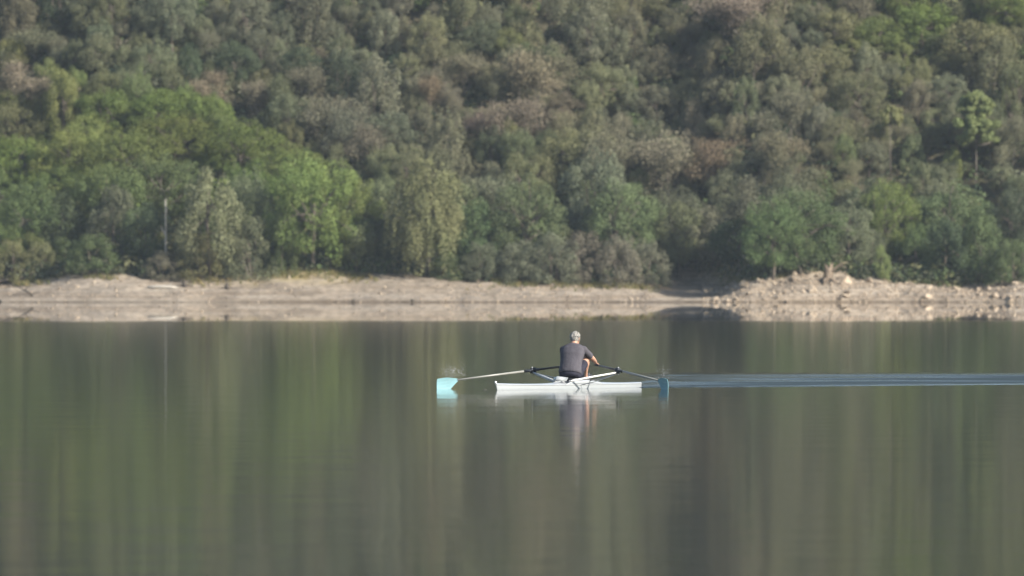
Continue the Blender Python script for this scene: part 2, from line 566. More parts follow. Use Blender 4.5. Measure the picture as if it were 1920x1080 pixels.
def make_protos():
    # round-crowned broadleaf trees (unit height 1, unit width 1)
    for k in range(12):
        g = np.random.default_rng(100 + k)
        C, Rr = lobes_round(g, 84, 0.50, 0.46, 0.55, 0.102)
        P, Q = clump_leaves(C, Rr, 130, 0.0118, g)
        mb = MB(); fork_trunk(mb, g, (0, 0, -0.05), (g.normal() * 0.03, g.normal() * 0.03, 0.55), 0.028, C, 11, 0.012)
        proto('oak', leaves(P, Q, 0.0118, g), mb)
    # broad big trees with more and finer clumps
    for k in range(4):
        g = np.random.default_rng(200 + k)
        C, Rr = lobes_round(g, 150, 0.50, 0.47, 0.535, 0.076)
        P, Q = clump_leaves(C, Rr, 110, 0.0088, g)
        mb = MB(); fork_trunk(mb, g, (0, 0, -0.05), (g.normal() * 0.03, g.normal() * 0.03, 0.55), 0.024, C, 18, 0.010)
        proto('broad', leaves(P, Q, 0.0088, g), mb)
    # dome shrubs, leafy to the ground
    for k in range(8):
        g = np.random.default_rng(300 + k)
        d = sphere_dirs(260, g); d = d[d[:, 2] > -0.15][:84]
        C = d * g.uniform(0.45, 1.0, (len(d), 1)) ** 0.5 * np.array([0.41, 0.41, 0.80]) + np.array([0, 0, 0.12])
        Rr = 0.084 * g.uniform(0.6, 1.3, len(C))
        P, Q = clump_leaves(C, Rr, 110, 0.0108, g, 0.2, 0.40, 1.15)
        P[:, 2] = np.maximum(P[:, 2], -0.02)
        mb = MB()
        for i in g.permutation(len(C))[:12]:
            limb(mb, (g.normal() * 0.03, g.normal() * 0.03, -0.04), C[i], 0.014, 0.005, g, 0.08)
        proto('shrub', leaves(P, Q, 0.0108, g, 1.5), mb)
    # tall narrow upright crowns
    for k in range(5):
        g = np.random.default_rng(400 + k)
        n = 60; h = g.uniform(0.10, 0.97, n); w = 0.47 * np.sin(np.pi * np.clip(h * 0.92 + 0.10, 0, 1)) ** 0.75
        a = g.uniform(0, 2 * np.pi, n); q = g.uniform(0.3, 1.0, n) ** 0.5
        C = np.stack([np.cos(a) * w * q * 0.85, np.sin(a) * w * q * 0.85, h * 0.92], -1)
        Rr = 0.085 * g.uniform(0.65, 1.3, n)
        P, Q = clump_leaves(C, Rr, 150, 0.0105, g, 0.2, 0.40, 1.35)
        mb = MB(); fork_trunk(mb, g, (0, 0, -0.05), (g.normal() * 0.02, g.normal() * 0.02, 0.75), 0.022, C, 12, 0.008)
        proto('upright', leaves(P, Q, 0.0105, g, 1.6), mb)
    # trees that lost most of their leaves: fine twig haze on visible limbs
    for k in range(5):
        g = np.random.default_rng(500 + k)
        mb = MB(); tips = []
        def grow(p, d, L, r, lvl):
            e = p + d * L
            limb(mb, p, e, r, r * 0.6, g, 0.07, 5, 3)
            if lvl == 0:
                tips.append((e, d)); return
            tips.append((p + d * L * 0.7, d))
            for _ in range(int(g.integers(2, 4))):
                nd = unit((d + 0.62 * g.normal(size=3) + np.array([0, 0, 0.28]))[None])[0]
                grow(e, nd, L * g.uniform(0.62, 0.85), r * 0.58, lvl - 1)
        nst = int(g.integers(1, 4))
        for s in range(nst):
            grow(np.array([g.normal() * 0.02, g.normal() * 0.02, -0.04]), unit(np.array([[g.normal() * 0.28, g.normal() * 0.28, 1.0]]))[0], 0.30, 0.0125, 4)
        V = np.array(mb.v); T = np.array([t[0] for t in tips]); D = np.array([t[1] for t in tips])
        w = max(np.ptp(T[:, 0]), np.ptp(T[:, 1])); zt = T[:, 2].max()
        S = np.array([0.92 / w, 0.92 / w, 0.94 / zt])
        mb.v = [tuple(p * S) for p in V]; T = T * S
        n = 5200; i = g.integers(0, len(T), n)
        P = T[i] + g.normal(size=(n, 3)) * np.array([0.070, 0.070, 0.070])
        ax = unit(D[i] + 0.6 * g.normal(size=(n, 3)))
        V = leaves(P, unit(g.normal(size=(n, 3)) + np.array([0, -0.3, 0.5])), 0.010, g, 2.4, None)
        proto('bare', V, mb, 'twig_bark')
    # weeping crown
    g = np.random.default_rng(600)
    P = []; A = []; C = []
    heads = [(0.05, 0.0, 0.97, 0.25), (-0.22, 0.05, 0.80, 0.22), (0.26, -0.05, 0.86, 0.22), (0.02, -0.22, 0.72, 0.24), (-0.30, -0.08, 0.56, 0.17), (0.33, -0.10, 0.60, 0.16), (0.10, 0.2, 0.80, 0.24), (0.16, -0.30, 0.50, 0.16), (-0.12, -0.30, 0.46, 0.15)]
    for hx, hy, hz, hr in heads:
        for st_ in range(66):
            a = g.uniform(0, 2 * np.pi); q = g.uniform(0.05, 1) ** 0.5
            top = np.array([hx + np.cos(a) * hr * q, hy + np.sin(a) * hr * q, hz - 0.55 * hr * q ** 2 + g.normal() * 0.02])
            if st_ % 22 == 0: C.append(top)
            L = g.uniform(0.10, 0.38) * (0.45 + 0.55 * q); n = int(46 * L / 0.35) + 6
            tt_ = np.linspace(0, 1, n)[:, None]
            p = top + np.array([np.cos(a), np.sin(a), 0]) * 0.06 * q * np.sqrt(tt_) - np.array([0, 0, 1]) * L * tt_ ** 1.15 + g.normal(size=(n, 3)) * np.array([0.016, 0.016, 0.012])
            P.append(p); A.append(np.broadcast_to(np.array([np.cos(a), np.sin(a), 0.35]), p.shape))
    P = np.concatenate(P); A = np.concatenate(A); P[:, 2] = np.maximum(P[:, 2], 0.03)
    nn = unit(A + 0.45 * g.normal(size=P.shape)); down = np.broadcast_to(np.array([0.05, 0.02, -1.0]), P.shape)
    mb = MB(); C = np.array(C)
    for s in (-1, 0.4, 1):
        fork_trunk(mb, g, (0.03 * s, 0, -0.03), (0.13 * s, 0.08, 0.55), 0.016, C, 7, 0.008)
    V = leaves(P, nn, 0.0085, g, 1.8, unit(np.cross(nn, down)) + 1e-6)
    proto('willow', V, mb, 'bark')
    # umbrella pines: long bare stem, tufted layers on top
    for k in range(2):
        g = np.random.default_rng(700 + k)
        C = []; Rr = []
        layers = [(0.97, 0.16), (0.90, 0.34), (0.82, 0.42)] if k == 0 else [(0.98, 0.20), (0.92, 0.28), (0.85, 0.34), (0.78, 0.30), (0.68, 0.44), (0.62, 0.38), (0.55, 0.40)]
        for z, w in layers:
            for j in range(int(13 * w / 0.4) + 3):
                a = g.uniform(0, 2 * np.pi); q = g.uniform(0.15, 1) ** 0.6
                C.append((np.cos(a) * w * q + (0.10 * math.sin(9 * z) if k else 0.05), np.sin(a) * w * q, z + g.normal() * 0.028)); Rr.append(0.080 * g.uniform(0.7, 1.25))
        C = np.array(C); Rr = np.array(Rr)
        P, Q = clump_leaves(C, Rr, 110, 0.014, g, 0.35, 0.8, 0.36)
        mb = MB(); pts = limb(mb, (0, 0, -0.03), (0.02, 0, 0.95), 0.012, 0.005, g, 0.01, 7, 8)
        for c in C[::3]:
            limb(mb, (0.0, 0, c[2] - 0.07), c, 0.008, 0.003, g, 0.05)
        proto('pine', leaves(P, Q, 0.014, g, 2.2), mb, 'twig_bark')
    # spreading dead snag without leaves
    g = np.random.default_rng(800)
    mb = MB(); limb(mb, (0, 0, -0.03), (0.015, 0, 1.0), 0.060, 0.030, g, 0.02, 7, 8)
    limb(mb, (0.0, 0, 0.72), (0.09, 0, 0.90), 0.030, 0.010, g); limb(mb, (0.0, 0, 0.55), (-0.20, 0.02, 0.66), 0.025, 0.010, g)
    limb(mb, (0.01, 0, 0.86), (-0.05, -0.02, 0.98), 0.010, 0.004, g)
    proto('snag', None, mb, 'dead_wood')


make_protos()

TINT = {
    'bright': ('bright green', (0.150, 0.194, 0.056)),
    'mid': ('mid green', (0.105, 0.138, 0.060)),
    'dark': ('dark green', (0.050, 0.070, 0.042)),  # dark foliage; also tints a few trees that stand in for shadow gaps
    'olive': ('olive green', (0.165, 0.166, 0.086)),
    'greyg': ('grey-green', (0.138, 0.148, 0.096)),
    'greyb': ('grey-brown', (0.172, 0.158, 0.112)),
    'pink': ('pinkish brown', (0.222, 0.174, 0.142)),
    'rust': ('rusty brown', (0.205, 0.150, 0.098)),
    'yell': ('yellow-green', (0.178, 0.200, 0.072)),
    'tan': ('pale tan', (0.200, 0.178, 0.116)),
    'pale': ('pale olive', (0.165, 0.172, 0.085)),
    'drab': ('drab olive', (0.160, 0.157, 0.100)),
}
NOUN = {'oak': ('oak_tree', 'round-crowned tree', 'tree'), 'broad': ('oak_tree', 'broad spreading tree', 'tree'), 'shrub': ('shrub', 'dome-shaped shrub', 'shrub'),
        'upright': ('upright_tree', 'upright leafy tree', 'tree'), 'bare': ('bare_tree', 'thin twiggy tree', 'tree'), 'willow': ('willow_tree', 'weeping tree', 'tree'),
        'pine': ('pine_tree', 'umbrella pine', 'tree'), 'snag': ('dead_tree', 'dead trunk', 'tree')}

# trees one can pick out: kind, column, top row, foot row, width (photo pixels), tint, label
PICK = [
    # foot of the slope, from the left
    ('shrub', 18, 440, 527, 90, 'olive', 'olive bush at the bank beside the frame edge, lowest in the corner'),
    ('shrub', 72, 446, 524, 80, 'olive', 'second olive bush in from the edge above the dark roots'),
    ('broad', 60, 330, 512, 150, 'mid', None),
    ('shrub', 128, 436, 514, 100, 'mid', None),
    ('upright', 118, 352, 500, 110, 'dark', None),
    ('upright', 212, 340, 500, 110, 'greyg', 'grey-green rounded tree hanging over the bank, first one before the white dead trunk'),
    ('shrub', 176, 432, 512, 110, 'mid', None),
    ('oak', 152, 385, 480, 76, 'yell', 'small yellow-green tree among darker foliage low at the bank'),
    ('oak', 275, 380, 514, 110, 'dark', None),
    ('snag', 310, 372, 520, 34, 'greyb', 'bare white dead trunk standing among green trees above the bank'),
    ('shrub', 302, 468, 525, 76, 'greyb', 'low brown brush below the white dead trunk'),
    ('upright', 395, 305, 520, 150, 'drab', 'tall drab conical tree beside the white dead trunk'),
    ('shrub', 372, 425, 522, 100, 'olive', 'olive bush at the foot of the drab conical tree'),
    ('shrub', 470, 400, 522, 112, 'greyg', 'grey-green bush between the drab conical tree and the bright oak'),
    ('bare', 465, 320, 505, 90, 'greyg', None),
    ('broad', 585, 278, 508, 190, 'bright', 'large bright green oak with bare stems showing over yellow grass'),
    ('broad', 655, 318, 509, 118, 'bright', 'bright green tree close behind the large bright oak with bare stems'),
    ('upright', 525, 385, 514, 78, 'mid', None),
    ('oak', 668, 405, 512, 80, 'olive', None),
    ('oak', 700, 400, 510, 90, 'dark', 'tree tinted dark for the shaded gap between bright oak and weeping tree'),  # dark tint paints the shadow of the gap here
    ('shrub', 735, 440, 512, 90, 'dark', None),
    ('willow', 796, 288, 518, 138, 'pale', 'tall pale olive weeping tree on the bank'),
    ('oak', 728, 362, 470, 52, 'olive', None),
    ('shrub', 838, 470, 524, 70, 'mid', 'small mid green bush right against the weeping tree foot'),
    ('oak', 892, 372, 524, 110, 'mid', None),
    ('shrub', 905, 448, 528, 100, 'greyg', None),
    ('broad', 985, 330, 520, 150, 'mid', None),
    ('shrub', 975, 440, 528, 110, 'greyg', None),
    ('shrub', 1040, 425, 530, 110, 'greyg', None),
    ('broad', 1170, 328, 520, 176, 'mid', 'big round green oak above the grey shrubs, behind the rower'),
    ('shrub', 1095, 420, 533, 110, 'greyb', None),
    ('shrub', 1160, 430, 534, 100, 'greyb', 'grey-brown shrub with pale stems directly below the big round oak'),
    ('shrub', 1215, 440, 533, 90, 'greyg', None),
    ('oak', 1275, 380, 522, 110, 'olive', None),
    ('oak', 1330, 385, 512, 100, 'greyg', None),
    ('broad', 1262, 350, 500, 120, 'greyg', None),
    ('oak', 1385, 400, 506, 110, 'dark', 'tree tinted dark for the deep shade behind the cove'),  # shade behind the cove put into the leaf colour
    ('bare', 1420, 340, 500, 110, 'greyb', 'leafless grey tree with pale forked branches above the cove'),
    ('broad', 1448, 372, 524, 120, 'mid', 'mid green tree at the end of the rocky point, shading the cove'),
    ('broad', 1505, 345, 515, 160, 'mid', 'broad green oak with slender stems on the rocky point'),
    ('oak', 1462, 455, 518, 84, 'bright', 'small bright green bush at the edge of the rocky point above the cove'),
    ('oak', 1592, 372, 512, 110, 'greyg', None),
    ('broad', 1668, 330, 500, 130, 'bright', 'bright green bushy tree on the slope above the stump'),
    ('oak', 1655, 430, 500, 90, 'mid', None),
    ('upright', 1656, 455, 526, 38, 'yell', 'narrow yellow-green sapling beside the pale stump'),
    ('upright', 1712, 415, 528, 90, 'mid', 'mid green upright bush between narrow sapling and rubble bank'),
    ('upright', 1770, 400, 530, 100, 'dark', None),
    ('upright', 1840, 385, 532, 110, 'mid', None),
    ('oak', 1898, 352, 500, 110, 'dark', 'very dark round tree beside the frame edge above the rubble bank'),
    ('shrub', 1895, 440, 530, 100, 'mid', None),
    # mid slope and above
    ('pine', 1670, 200, 335, 62, 'yell', 'slender pine with one small yellow-green tuft on a thin stem'),
    ('pine', 1830, 178, 352, 104, 'yell', 'taller pine with layered yellow-green crown on a dark stem'),
    ('bare', 1896, 215, 320, 60, 'greyb', 'bare whitish tree just beyond the taller pine'),
    ('bare', 1500, 190, 290, 110, 'greyb', 'bare grey tree with pale forks in the middle of the slope'),
    ('upright', 1785, 270, 350, 46, 'yell', 'narrow yellow-green tree below the taller pine'),
    ('bare', 980, 186, 300, 130, 'pink', 'pinkish bare tree on mid slope behind a yellow tree'),
    ('upright', 962, 215, 310, 52, 'yell', 'slim yellow tree in front of the pinkish bare tree'),
    ('bare', 915, 205, 300, 60, 'pink', None),
    ('bare', 808, 140, 225, 60, 'rust', 'small rusty tree high on the slope over the weeping tree'),
    ('bare', 1395, -20, 75, 180, 'pink', 'wide pinkish bare tree at the top edge of the picture'),
    ('bare', 1345, 262, 370, 110, 'rust', 'orange-brown dry tree above the shaded cove'),
    ('bare', 1460, 255, 360, 110, 'tan', None),
    ('oak', 1255, 255, 340, 80, 'mid', None),
    ('oak', 1060, 240, 350, 110, 'olive', None),
    ('oak', 1110, 235, 345, 100, 'olive', None),
    ('oak', 440, 75, 165, 100, 'dark', 'round tree tinted dark for a shadow gap high above the bright green wood'),  # leaf colour darkened to stand in for a shadowed gap between crowns
    ('oak', 560, 85, 170, 80, 'dark', None),  # another shadow gap, painted as dark leaves
    ('bare', 430, 135, 220, 90, 'pink', None),
    ('bare', 480, 150, 230, 80, 'pink', None),
    ('bare', 620, 180, 290, 130, 'greyb', 'grey-brown bare tree beside the upper corner of the bright wood'),
    ('bare', 690, 230, 330, 90, 'greyb', None),
    ('oak', 20, 70, 150, 70, 'yell', 'yellow-green tree high up against the frame edge'),
    ('bare', 60, 118, 222, 112, 'pink', 'pale pinkish bare patch tree beside the frame edge, above the bright wood'),
    ('oak', 90, 110, 190, 60, 'yell', None),
    ('oak', 905, 35, 120, 90, 'dark', None),  # dark leaves stand in for the shadow gap near the top
    ('oak', 960, 50, 130, 70, 'yell', 'small yellow-green tree near the top, midway along the slope'),
    ('oak', 1000, 75, 160, 120, 'mid', None),
    ('oak', 1645, 28, 110, 100, 'bright', None),
    ('oak', 1730, 5, 95, 120, 'bright', None),
    ('oak', 1830, 40, 140, 160, 'olive', 'wide golden olive tree near the upper corner above the pines'),
    ('oak', 1885, -20, 70, 110, 'bright', None),
    ('oak', 1700, -40, 50, 110, 'bright', None),
    ('oak', 1560, 15, 100, 110, 'olive', None),
    ('bare', 1610, -20, 70, 100, 'greyb', None),
    ('oak', 1540, 80, 160, 120, 'olive', None),
    ('oak', 300, 165, 270, 120, 'bright', None), ('oak', 380, 175, 280, 120, 'bright', None), ('oak', 200, 165, 260, 120, 'bright', None),
    ('broad', 330, 210, 330, 170, 'bright', None), ('broad', 450, 225, 350, 170, 'bright', None), ('broad', 540, 270, 390, 160, 'bright', None),
    ('broad', 240, 240, 370, 170, 'bright', None), ('broad', 130, 240, 360, 160, 'yell', None), ('broad', 40, 250, 380, 150, 'bright', None),
    ('broad', 300, 290, 430, 170, 'mid', None), ('broad', 190, 300, 430, 150, 'bright', None), ('oak', 470, 300, 420, 130, 'bright', None),
    ('oak', 620, 300, 420, 110, 'bright', None), ('broad', 30, 190, 300, 130, 'olive', None),
]


def region_tint(u, v, g):
    def pick(**w):
        k = list(w); p = np.array([w[a] for a in k], float); return k[int(g.choice(len(k), p=p / p.sum()))]
    edge = np.interp(v, [150, 190, 260, 330, 420, 500], [330, 430, 560, 640, 670, 680])
    if v > 165 and u < edge - 20:
        return pick(bright=60, mid=24, yell=9, olive=7)
    if u > 1560 and v < 110:
        return pick(bright=25, mid=25, olive=30, yell=8, greyb=12)
    if v > 330:
        return pick(mid=36, dark=14, greyg=30, olive=20)
    if v < 165 and u < 760:
        return pick(greyg=46, olive=22, greyb=18, dark=10, mid=4)
    if 600 < u < 900 and 130 < v < 330:
        return pick(greyb=34, greyg=28, olive=30, mid=6, tan=2)
    if u > 1280 and 90 < v < 330:
        return pick(greyb=26, greyg=26, olive=36, tan=4, mid=8)
    return pick(olive=36, greyg=27, greyb=20, mid=12, pink=2, dark=3)


SPEC = []     # dict per tree
for kind, u, vt, vb, w, tint, lab in PICK:
    x, y, z = place(u, vb)
    sc_ = FPX / y
    SPEC.append(dict(kind=kind, x=x, y=y, z=z, w=w / sc_ * 1.06, h=(vb - vt) / sc_, tint=tint, label=lab, u=u, vt=vt, vb=vb, pick=True))
# the rest of the wood, spread over the slope
g = np.random.default_rng(77)
pts = np.zeros((0, 3))
hand = np.array([(s['x'], s['y'], s['w']) for s in SPEC])
cx = g.uniform(-34, 34, 15000); cy = Y0 + g.uniform(9, 62, 15000); ct = cy - shore_y(cx) - bank_w(cx); cw = g.uniform(0, 1, 15000)
for x, y, t, r in zip(cx, cy, ct, cw):
    if t < 2.0: continue
    w = 1.5 + 2.4 * r ** 1.8 + (0.8 if t < 9 else 0.0)
    if np.any(np.hypot(hand[:, 0] - x, hand[:, 1] - y) < 0.24 * hand[:, 2] + 0.20 * w): continue
    if np.any(np.hypot(pts[:, 0] - x, pts[:, 1] - y) < 0.265 * (pts[:, 2] + w)): continue
    pts = np.vstack([pts, (x, y, w)])
for (x, y, w), z in zip(pts, ground(pts[:, 0], pts[:, 1])):
    x, y, w, z = map(float, (x, y, w, z)); sc_ = FPX / y
    u, vb = px(x, y, z)
    h = w * g.uniform(0.75, 1.45)
    vt = vb - h * sc_
    if any(abs(u - pu_) < 0.5 * w * sc_ + 4 and vt < pv - 12 and vb > pv for pu_, pv in ((1670, 335), (1830, 352))): continue
    tint = region_tint(u, vt + 0.4 * (vb - vt), g)
    r = g.random()
    if tint in ('pink', 'tan', 'rust'): kind = 'bare'
    elif tint == 'greyb': kind = 'bare' if r < 0.45 else ('shrub' if r < 0.75 else 'oak')
    elif tint == 'bright': kind = 'broad' if r < 0.4 else 'oak'
    else: kind = 'oak' if r < 0.42 else ('shrub' if r < 0.62 else ('upright' if r < 0.80 else ('broad' if r < 0.92 else 'bare')))
    SPEC.append(dict(kind=kind, x=x, y=y, z=z, w=w, h=h, tint=tint, label=None, u=u, vt=vt, vb=vb, pick=False))

# which of them can be seen: paint the crowns front to back on a coarse raster
ow, oh = 480, 150
mask = np.zeros((oh, ow), bool)
vv, uu = np.mgrid[0:oh, 0:ow] * 4.0 + 2
for s in sorted(SPEC, key=lambda s: s['y']):
    sc_ = FPX / s['y']; rw = s['w'] * sc_ / 2
    cu = s['u']; top = s['vt']; bot = s['vb'] - (0.18 if s['kind'] in ('oak', 'broad') else 0.0) * (s['vb'] - s['vt'])
    if s['kind'] == 'pine': bot = top + 0.45 * (s['vb'] - top)
    cv = (top + bot) / 2; rv = max((bot - top) / 2, 1)
    e = ((uu - cu) / rw) ** 2 + ((vv - cv) / rv) ** 2
    m_ = e < 1.0
    tot = math.pi * rw * rv / 16
    s['vis'] = (m_ & ~mask).sum() / tot
    s['cv'] = cv
    mask |= e < (0.80 if s['kind'] not in ('bare', 'snag') else 0.25)
    if s['label']: s['vis'] = 1.0

shown = [s for s in SPEC if s['vis'] > 0.16]
hidden = [s for s in SPEC if s['vis'] <= 0.16]

# labels: look first, then place along the slope
def band(s):
    b = s['cv']
    return ('along the top edge' if b < 70 else 'high on the slope' if b < 160 else 'halfway up the slope' if b < 260 else 'low on the slope' if b < 370 else 'along the bank')


ORD = ['first', 'second', 'third', 'fourth', 'fifth', 'sixth', 'seventh', 'eighth', 'ninth', 'tenth', 'eleventh', 'twelfth', 'thirteenth', 'fourteenth', 'fifteenth', 'sixteenth', 'seventeenth', 'eighteenth', 'nineteenth', 'twentieth']
fam = {}
for s in shown:
    fam.setdefault((s['tint'], NOUN[s['kind']][1], band(s)), []).append(s)
for (t_, n_, b_), ss in fam.items():
    ss.sort(key=lambda s: s['u'])
    for i, s in enumerate(ss):
        if s['label']: continue
        look = TINT[t_][0] + ' ' + n_
        if len(ss) == 1: s['label'] = f'the only {look} {b_}'
        elif i <= (len(ss) - 1) / 2: s['label'] = f'{look} {b_}, {ORD[i]} of its kind from the left'
        else: s['label'] = f'{look} {b_}, {ORD[len(ss) - 1 - i]} of its kind from the right'
# the wood changes colour gradually along the slope; each tree keeps its own shade of it
BASE = [(150, 60, (.128, .132, .088)), (450, 60, (.128, .138, .090)), (750, 60, (.150, .150, .095)), (1050, 60, (.150, .152, .090)), (1400, 60, (.165, .150, .105)), (1750, 40, (.145, .168, .070)), (1880, 100, (.155, .160, .075)),
        (50, 180, (.160, .160, .085)), (250, 230, (.150, .185, .065)), (450, 250, (.148, .182, .068)), (650, 210, (.160, .148, .110)), (900, 190, (.162, .150, .105)), (1200, 180, (.150, .150, .098)), (1500, 180, (.160, .150, .108)), (1780, 200, (.150, .148, .095)),
        (60, 330, (.140, .175, .058)), (300, 380, (.130, .165, .062)), (560, 380, (.135, .175, .065)), (800, 330, (.150, .160, .085)), (1000, 300, (.155, .160, .090)), (1300, 300, (.165, .155, .100)), (1600, 320, (.140, .152, .082)), (1850, 330, (.130, .142, .075)),
        (200, 470, (.110, .135, .065)), (900, 460, (.115, .135, .078)), (1100, 470, (.135, .138, .098)), (1450, 450, (.100, .130, .065)), (1750, 460, (.100, .130, .065))]
BP = np.array([(b[0], b[1]) for b in BASE], float); BC = np.array([b[2] for b in BASE])


def base_col(u, v):
    w_ = 1.0 / (((BP[:, 0] - u) / 1.6) ** 2 + (BP[:, 1] - v) ** 2 + 900.0) ** 1.3
    return (BC * w_[:, None]).sum(0) / w_.sum()


GROUP = {'tree': 'trees on the wooded slope', 'shrub': 'shrubs on the wooded slope'}
used = {}
for s in shown:
    k = s['kind']; nm, _n, cat = NOUN[k]
    P_ = PROTO[k]; i = used.get(k, 0); used[k] = i + 1
    if k == 'pine': cm, tm, _ = P_[i % 2]
    else: cm, tm, _ = P_[int(g.integers(len(P_)))]
    o = empty(nm, (s['x'], s['y'], s['z'] - 0.05), g.uniform(0, 6.28) if k not in ('snag', 'willow') else 0.0)
    o.scale = (s['w'] * g.uniform(0.9, 1.12), s['w'] * g.uniform(0.9, 1.12), s['h']); o.rotation_euler[0] = g.normal() * 0.03; o.rotation_euler[1] = g.normal() * 0.04
    tag(o, s['label'], cat, GROUP[cat])
    link(bpy.data.objects.new('trunk', tm), o)
    if cm is not None:
        c = link(bpy.data.objects.new('crown', cm), o)
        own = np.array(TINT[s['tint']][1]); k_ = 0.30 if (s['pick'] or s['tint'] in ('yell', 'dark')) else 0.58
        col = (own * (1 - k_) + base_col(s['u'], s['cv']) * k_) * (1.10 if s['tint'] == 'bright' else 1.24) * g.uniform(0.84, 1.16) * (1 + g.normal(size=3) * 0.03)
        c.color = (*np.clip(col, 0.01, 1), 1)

# the wood goes on beyond the frame and deep behind: one mass
V = []; Tn = []
def mass_tree(x, y, z, w, h, tint, nlobe, per, size):
    C, Rr = lobes_round(g, nlobe, 0.5, 0.5, 0.5, 0.17)
    P, Q = clump_leaves(C, Rr, per, size, g)
    v = leaves(P, Q, size, g) * np.array([w, w, h]) + np.array([x, y, z])
    V.append(v); Tn.append(np.broadcast_to(np.array(TINT[tint][1]) * g.uniform(0.85, 1.15), v.shape))
for s in hidden:
    mass_tree(s['x'], s['y'], s['z'], s['w'], s['h'], s['tint'], 14, 36, 0.036)
fx = g.uniform(-75, 75, 1300); fy = shore_y(fx) + bank_w(fx) + 3 + g.uniform(0, 124, 1300); fz = ground(fx, fy)
for x, y, z in zip(fx, fy, fz):
    if abs(x) < 34.5 and y < Y0 + 63: continue
    u, v_ = px(x, y, z)
    w = g.uniform(3.2, 5.5)
    mass_tree(x, y, z, w, w * g.uniform(0.85, 1.2), region_tint(float(np.clip(u, 0, 1920)), v_ - 60, g), 14, 22, 0.048)
# undergrowth that hides the forest floor
fx = g.uniform(-34, 34, 5200); ft = np.where(np.arange(5200) < 700, g.uniform(-0.3, 2.2, 5200), g.uniform(0.6, 52, 5200)); fy = shore_y(fx) + bank_w(fx) + ft; fz = ground(fx, fy)
for x, y, z in zip(fx, fy, fz):
    w = g.uniform(0.7, 1.9)
    n = 46
    d = sphere_dirs(n, g); d[:, 2] = np.abs(d[:, 2])
    v = leaves(d * np.array([0.5, 0.5, 0.6]), unit(d + 0.6 * g.normal(size=(n, 3))), 0.07, g) * w + np.array([x, y, z])
    V.append(v); Tn.append(np.broadcast_to(np.array(TINT[['mid', 'dark', 'greyg', 'olive'][int(g.integers(4))]][1]) * g.uniform(0.8, 1.1), v.shape))
V = np.concatenate(V); Tn = np.concatenate(Tn)
me = np_mesh('forest', V, quads(len(V)), M['leaf_mass'])
at = me.color_attributes.new('tint', 'FLOAT_COLOR', 'POINT')
at.data.foreach_set('color', np.concatenate([Tn, np.ones((len(Tn), 1))], 1).astype(np.float32).ravel())
forest = link(bpy.data.objects.new('forest', me))
tag(forest, 'dense mixed wood and undergrowth covering the rest of the hillside', kind='stuff')
print('TREES shown', len(shown), 'hidden', len(hidden), 'mass quads', len(V) // 4)

# ------------------------------------------------------------------ stones, stumps and driftwood on the bank
def rock_mesh(seed, n=15, flat=0.7):
    g = np.random.default_rng(seed)
    bm = bmesh.new()
    P = sphere_dirs(n, g) * g.uniform(0.75, 1.0, (n, 1)) * np.array([1, 1, flat]) * 0.5
    for p in P: bm.verts.new(p)
    r = bmesh.ops.convex_hull(bm, input=bm.verts)
    bmesh.ops.delete(bm, geom=[e for e in r['geom_interior'] if isinstance(e, bmesh.types.BMVert)], context='VERTS')
    me = bpy.data.meshes.new('stone'); bm.to_mesh(me); bm.free()
    me.materials.append(M['stone'])
    return me


ROCKS = [rock_mesh(900 + i, 15, 0.6 + 0.05 * (i % 5)) for i in range(9)]
g = np.random.default_rng(41)
spots = []
while len(spots) < 275:                              # rubble of the rocky point and the bank beyond it
    u = g.uniform(1318, 1925); x = float(pu(u)); W = float(bank_w(x))
    dens = np.interp(u, [1318, 1345, 1420, 1520, 1600, 1760, 1800, 1925], [0.7, 1, 1, 0.8, 0.5, 0.35, 0.9, 0.9])
    if g.random() > dens: continue
    t = W * g.uniform(0.0, 1.12) ** 1.1 if g.random() < 0.85 else W * g.uniform(0.9, 1.2)
    spots.append((x, t, g.uniform(0.15, 0.42) if g.random() < 0.84 else g.uniform(0.40, 0.78)))
for k in range(90):                                   # scattered stones of the sandy bank
    u = g.uniform(830, 1200) if k < 50 else g.uniform(20, 760); x = float(pu(u))
    spots.append((x, float(bank_w(x)) * g.uniform(0.2, 1.05), g.uniform(0.10, 0.34)))
spots.sort(key=lambda q: -q[2])
small = spots[296:]
for x, t, d in spots[:296]:
    y = float(shore_y(x)) + t
    o = bpy.data.objects.new('stone', ROCKS[int(g.integers(len(ROCKS)))])
    o.location = (x, y, float(ground(x, y)) + d * 0.10)
    o.rotation_euler = (g.normal() * 0.3, g.normal() * 0.3, g.uniform(0, 6.28)); o.scale = (d * g.uniform(0.8, 1.3), d * g.uniform(0.8, 1.3), d * g.uniform(0.8, 1.2))
    link(o, bank)
V = []; F = []; nv = 0
RV = [np.array([tuple(v.co) for v in m_.vertices]) for m_ in ROCKS]; RF = [np.array([tuple(p.vertices) for p in m_.polygons]) for m_ in ROCKS]
pr = g.random(2600); pU = np.where(pr < 0.72, g.uniform(1318, 1925, 2600), np.where(pr < 0.90, g.uniform(820, 1230, 2600), g.uniform(0, 820, 2600)))
pX = pu(pU); pY = shore_y(pX) + bank_w(pX) * g.uniform(-0.01, 1.15, 2600); pZ = ground(pX, pY)
for x, y, z in zip(pX, pY, pZ):
    d = g.uniform(0.06, 0.20); i = int(g.integers(len(ROCKS))); a = g.uniform(0, 6.28)
    Rm = np.array([[math.cos(a), -math.sin(a), 0], [math.sin(a), math.cos(a), 0], [0, 0, 1]])
    V.append((RV[i] * d) @ Rm.T + np.array([x, y, z + d * 0.12])); F.append(RF[i] + nv); nv += len(RV[i])
o = link(bpy.data.objects.new('pebbles', np_mesh('pebbles', np.concatenate(V), np.concatenate(F), M['stone'])), bank)
o['kind'] = 'stuff'


def ground_thing(name, u, v, label, cat, lift=0.0, group=None):
    x, y, z = place(u, v)
    return tag(empty(name, (x, y, z + lift)), label, cat, group)


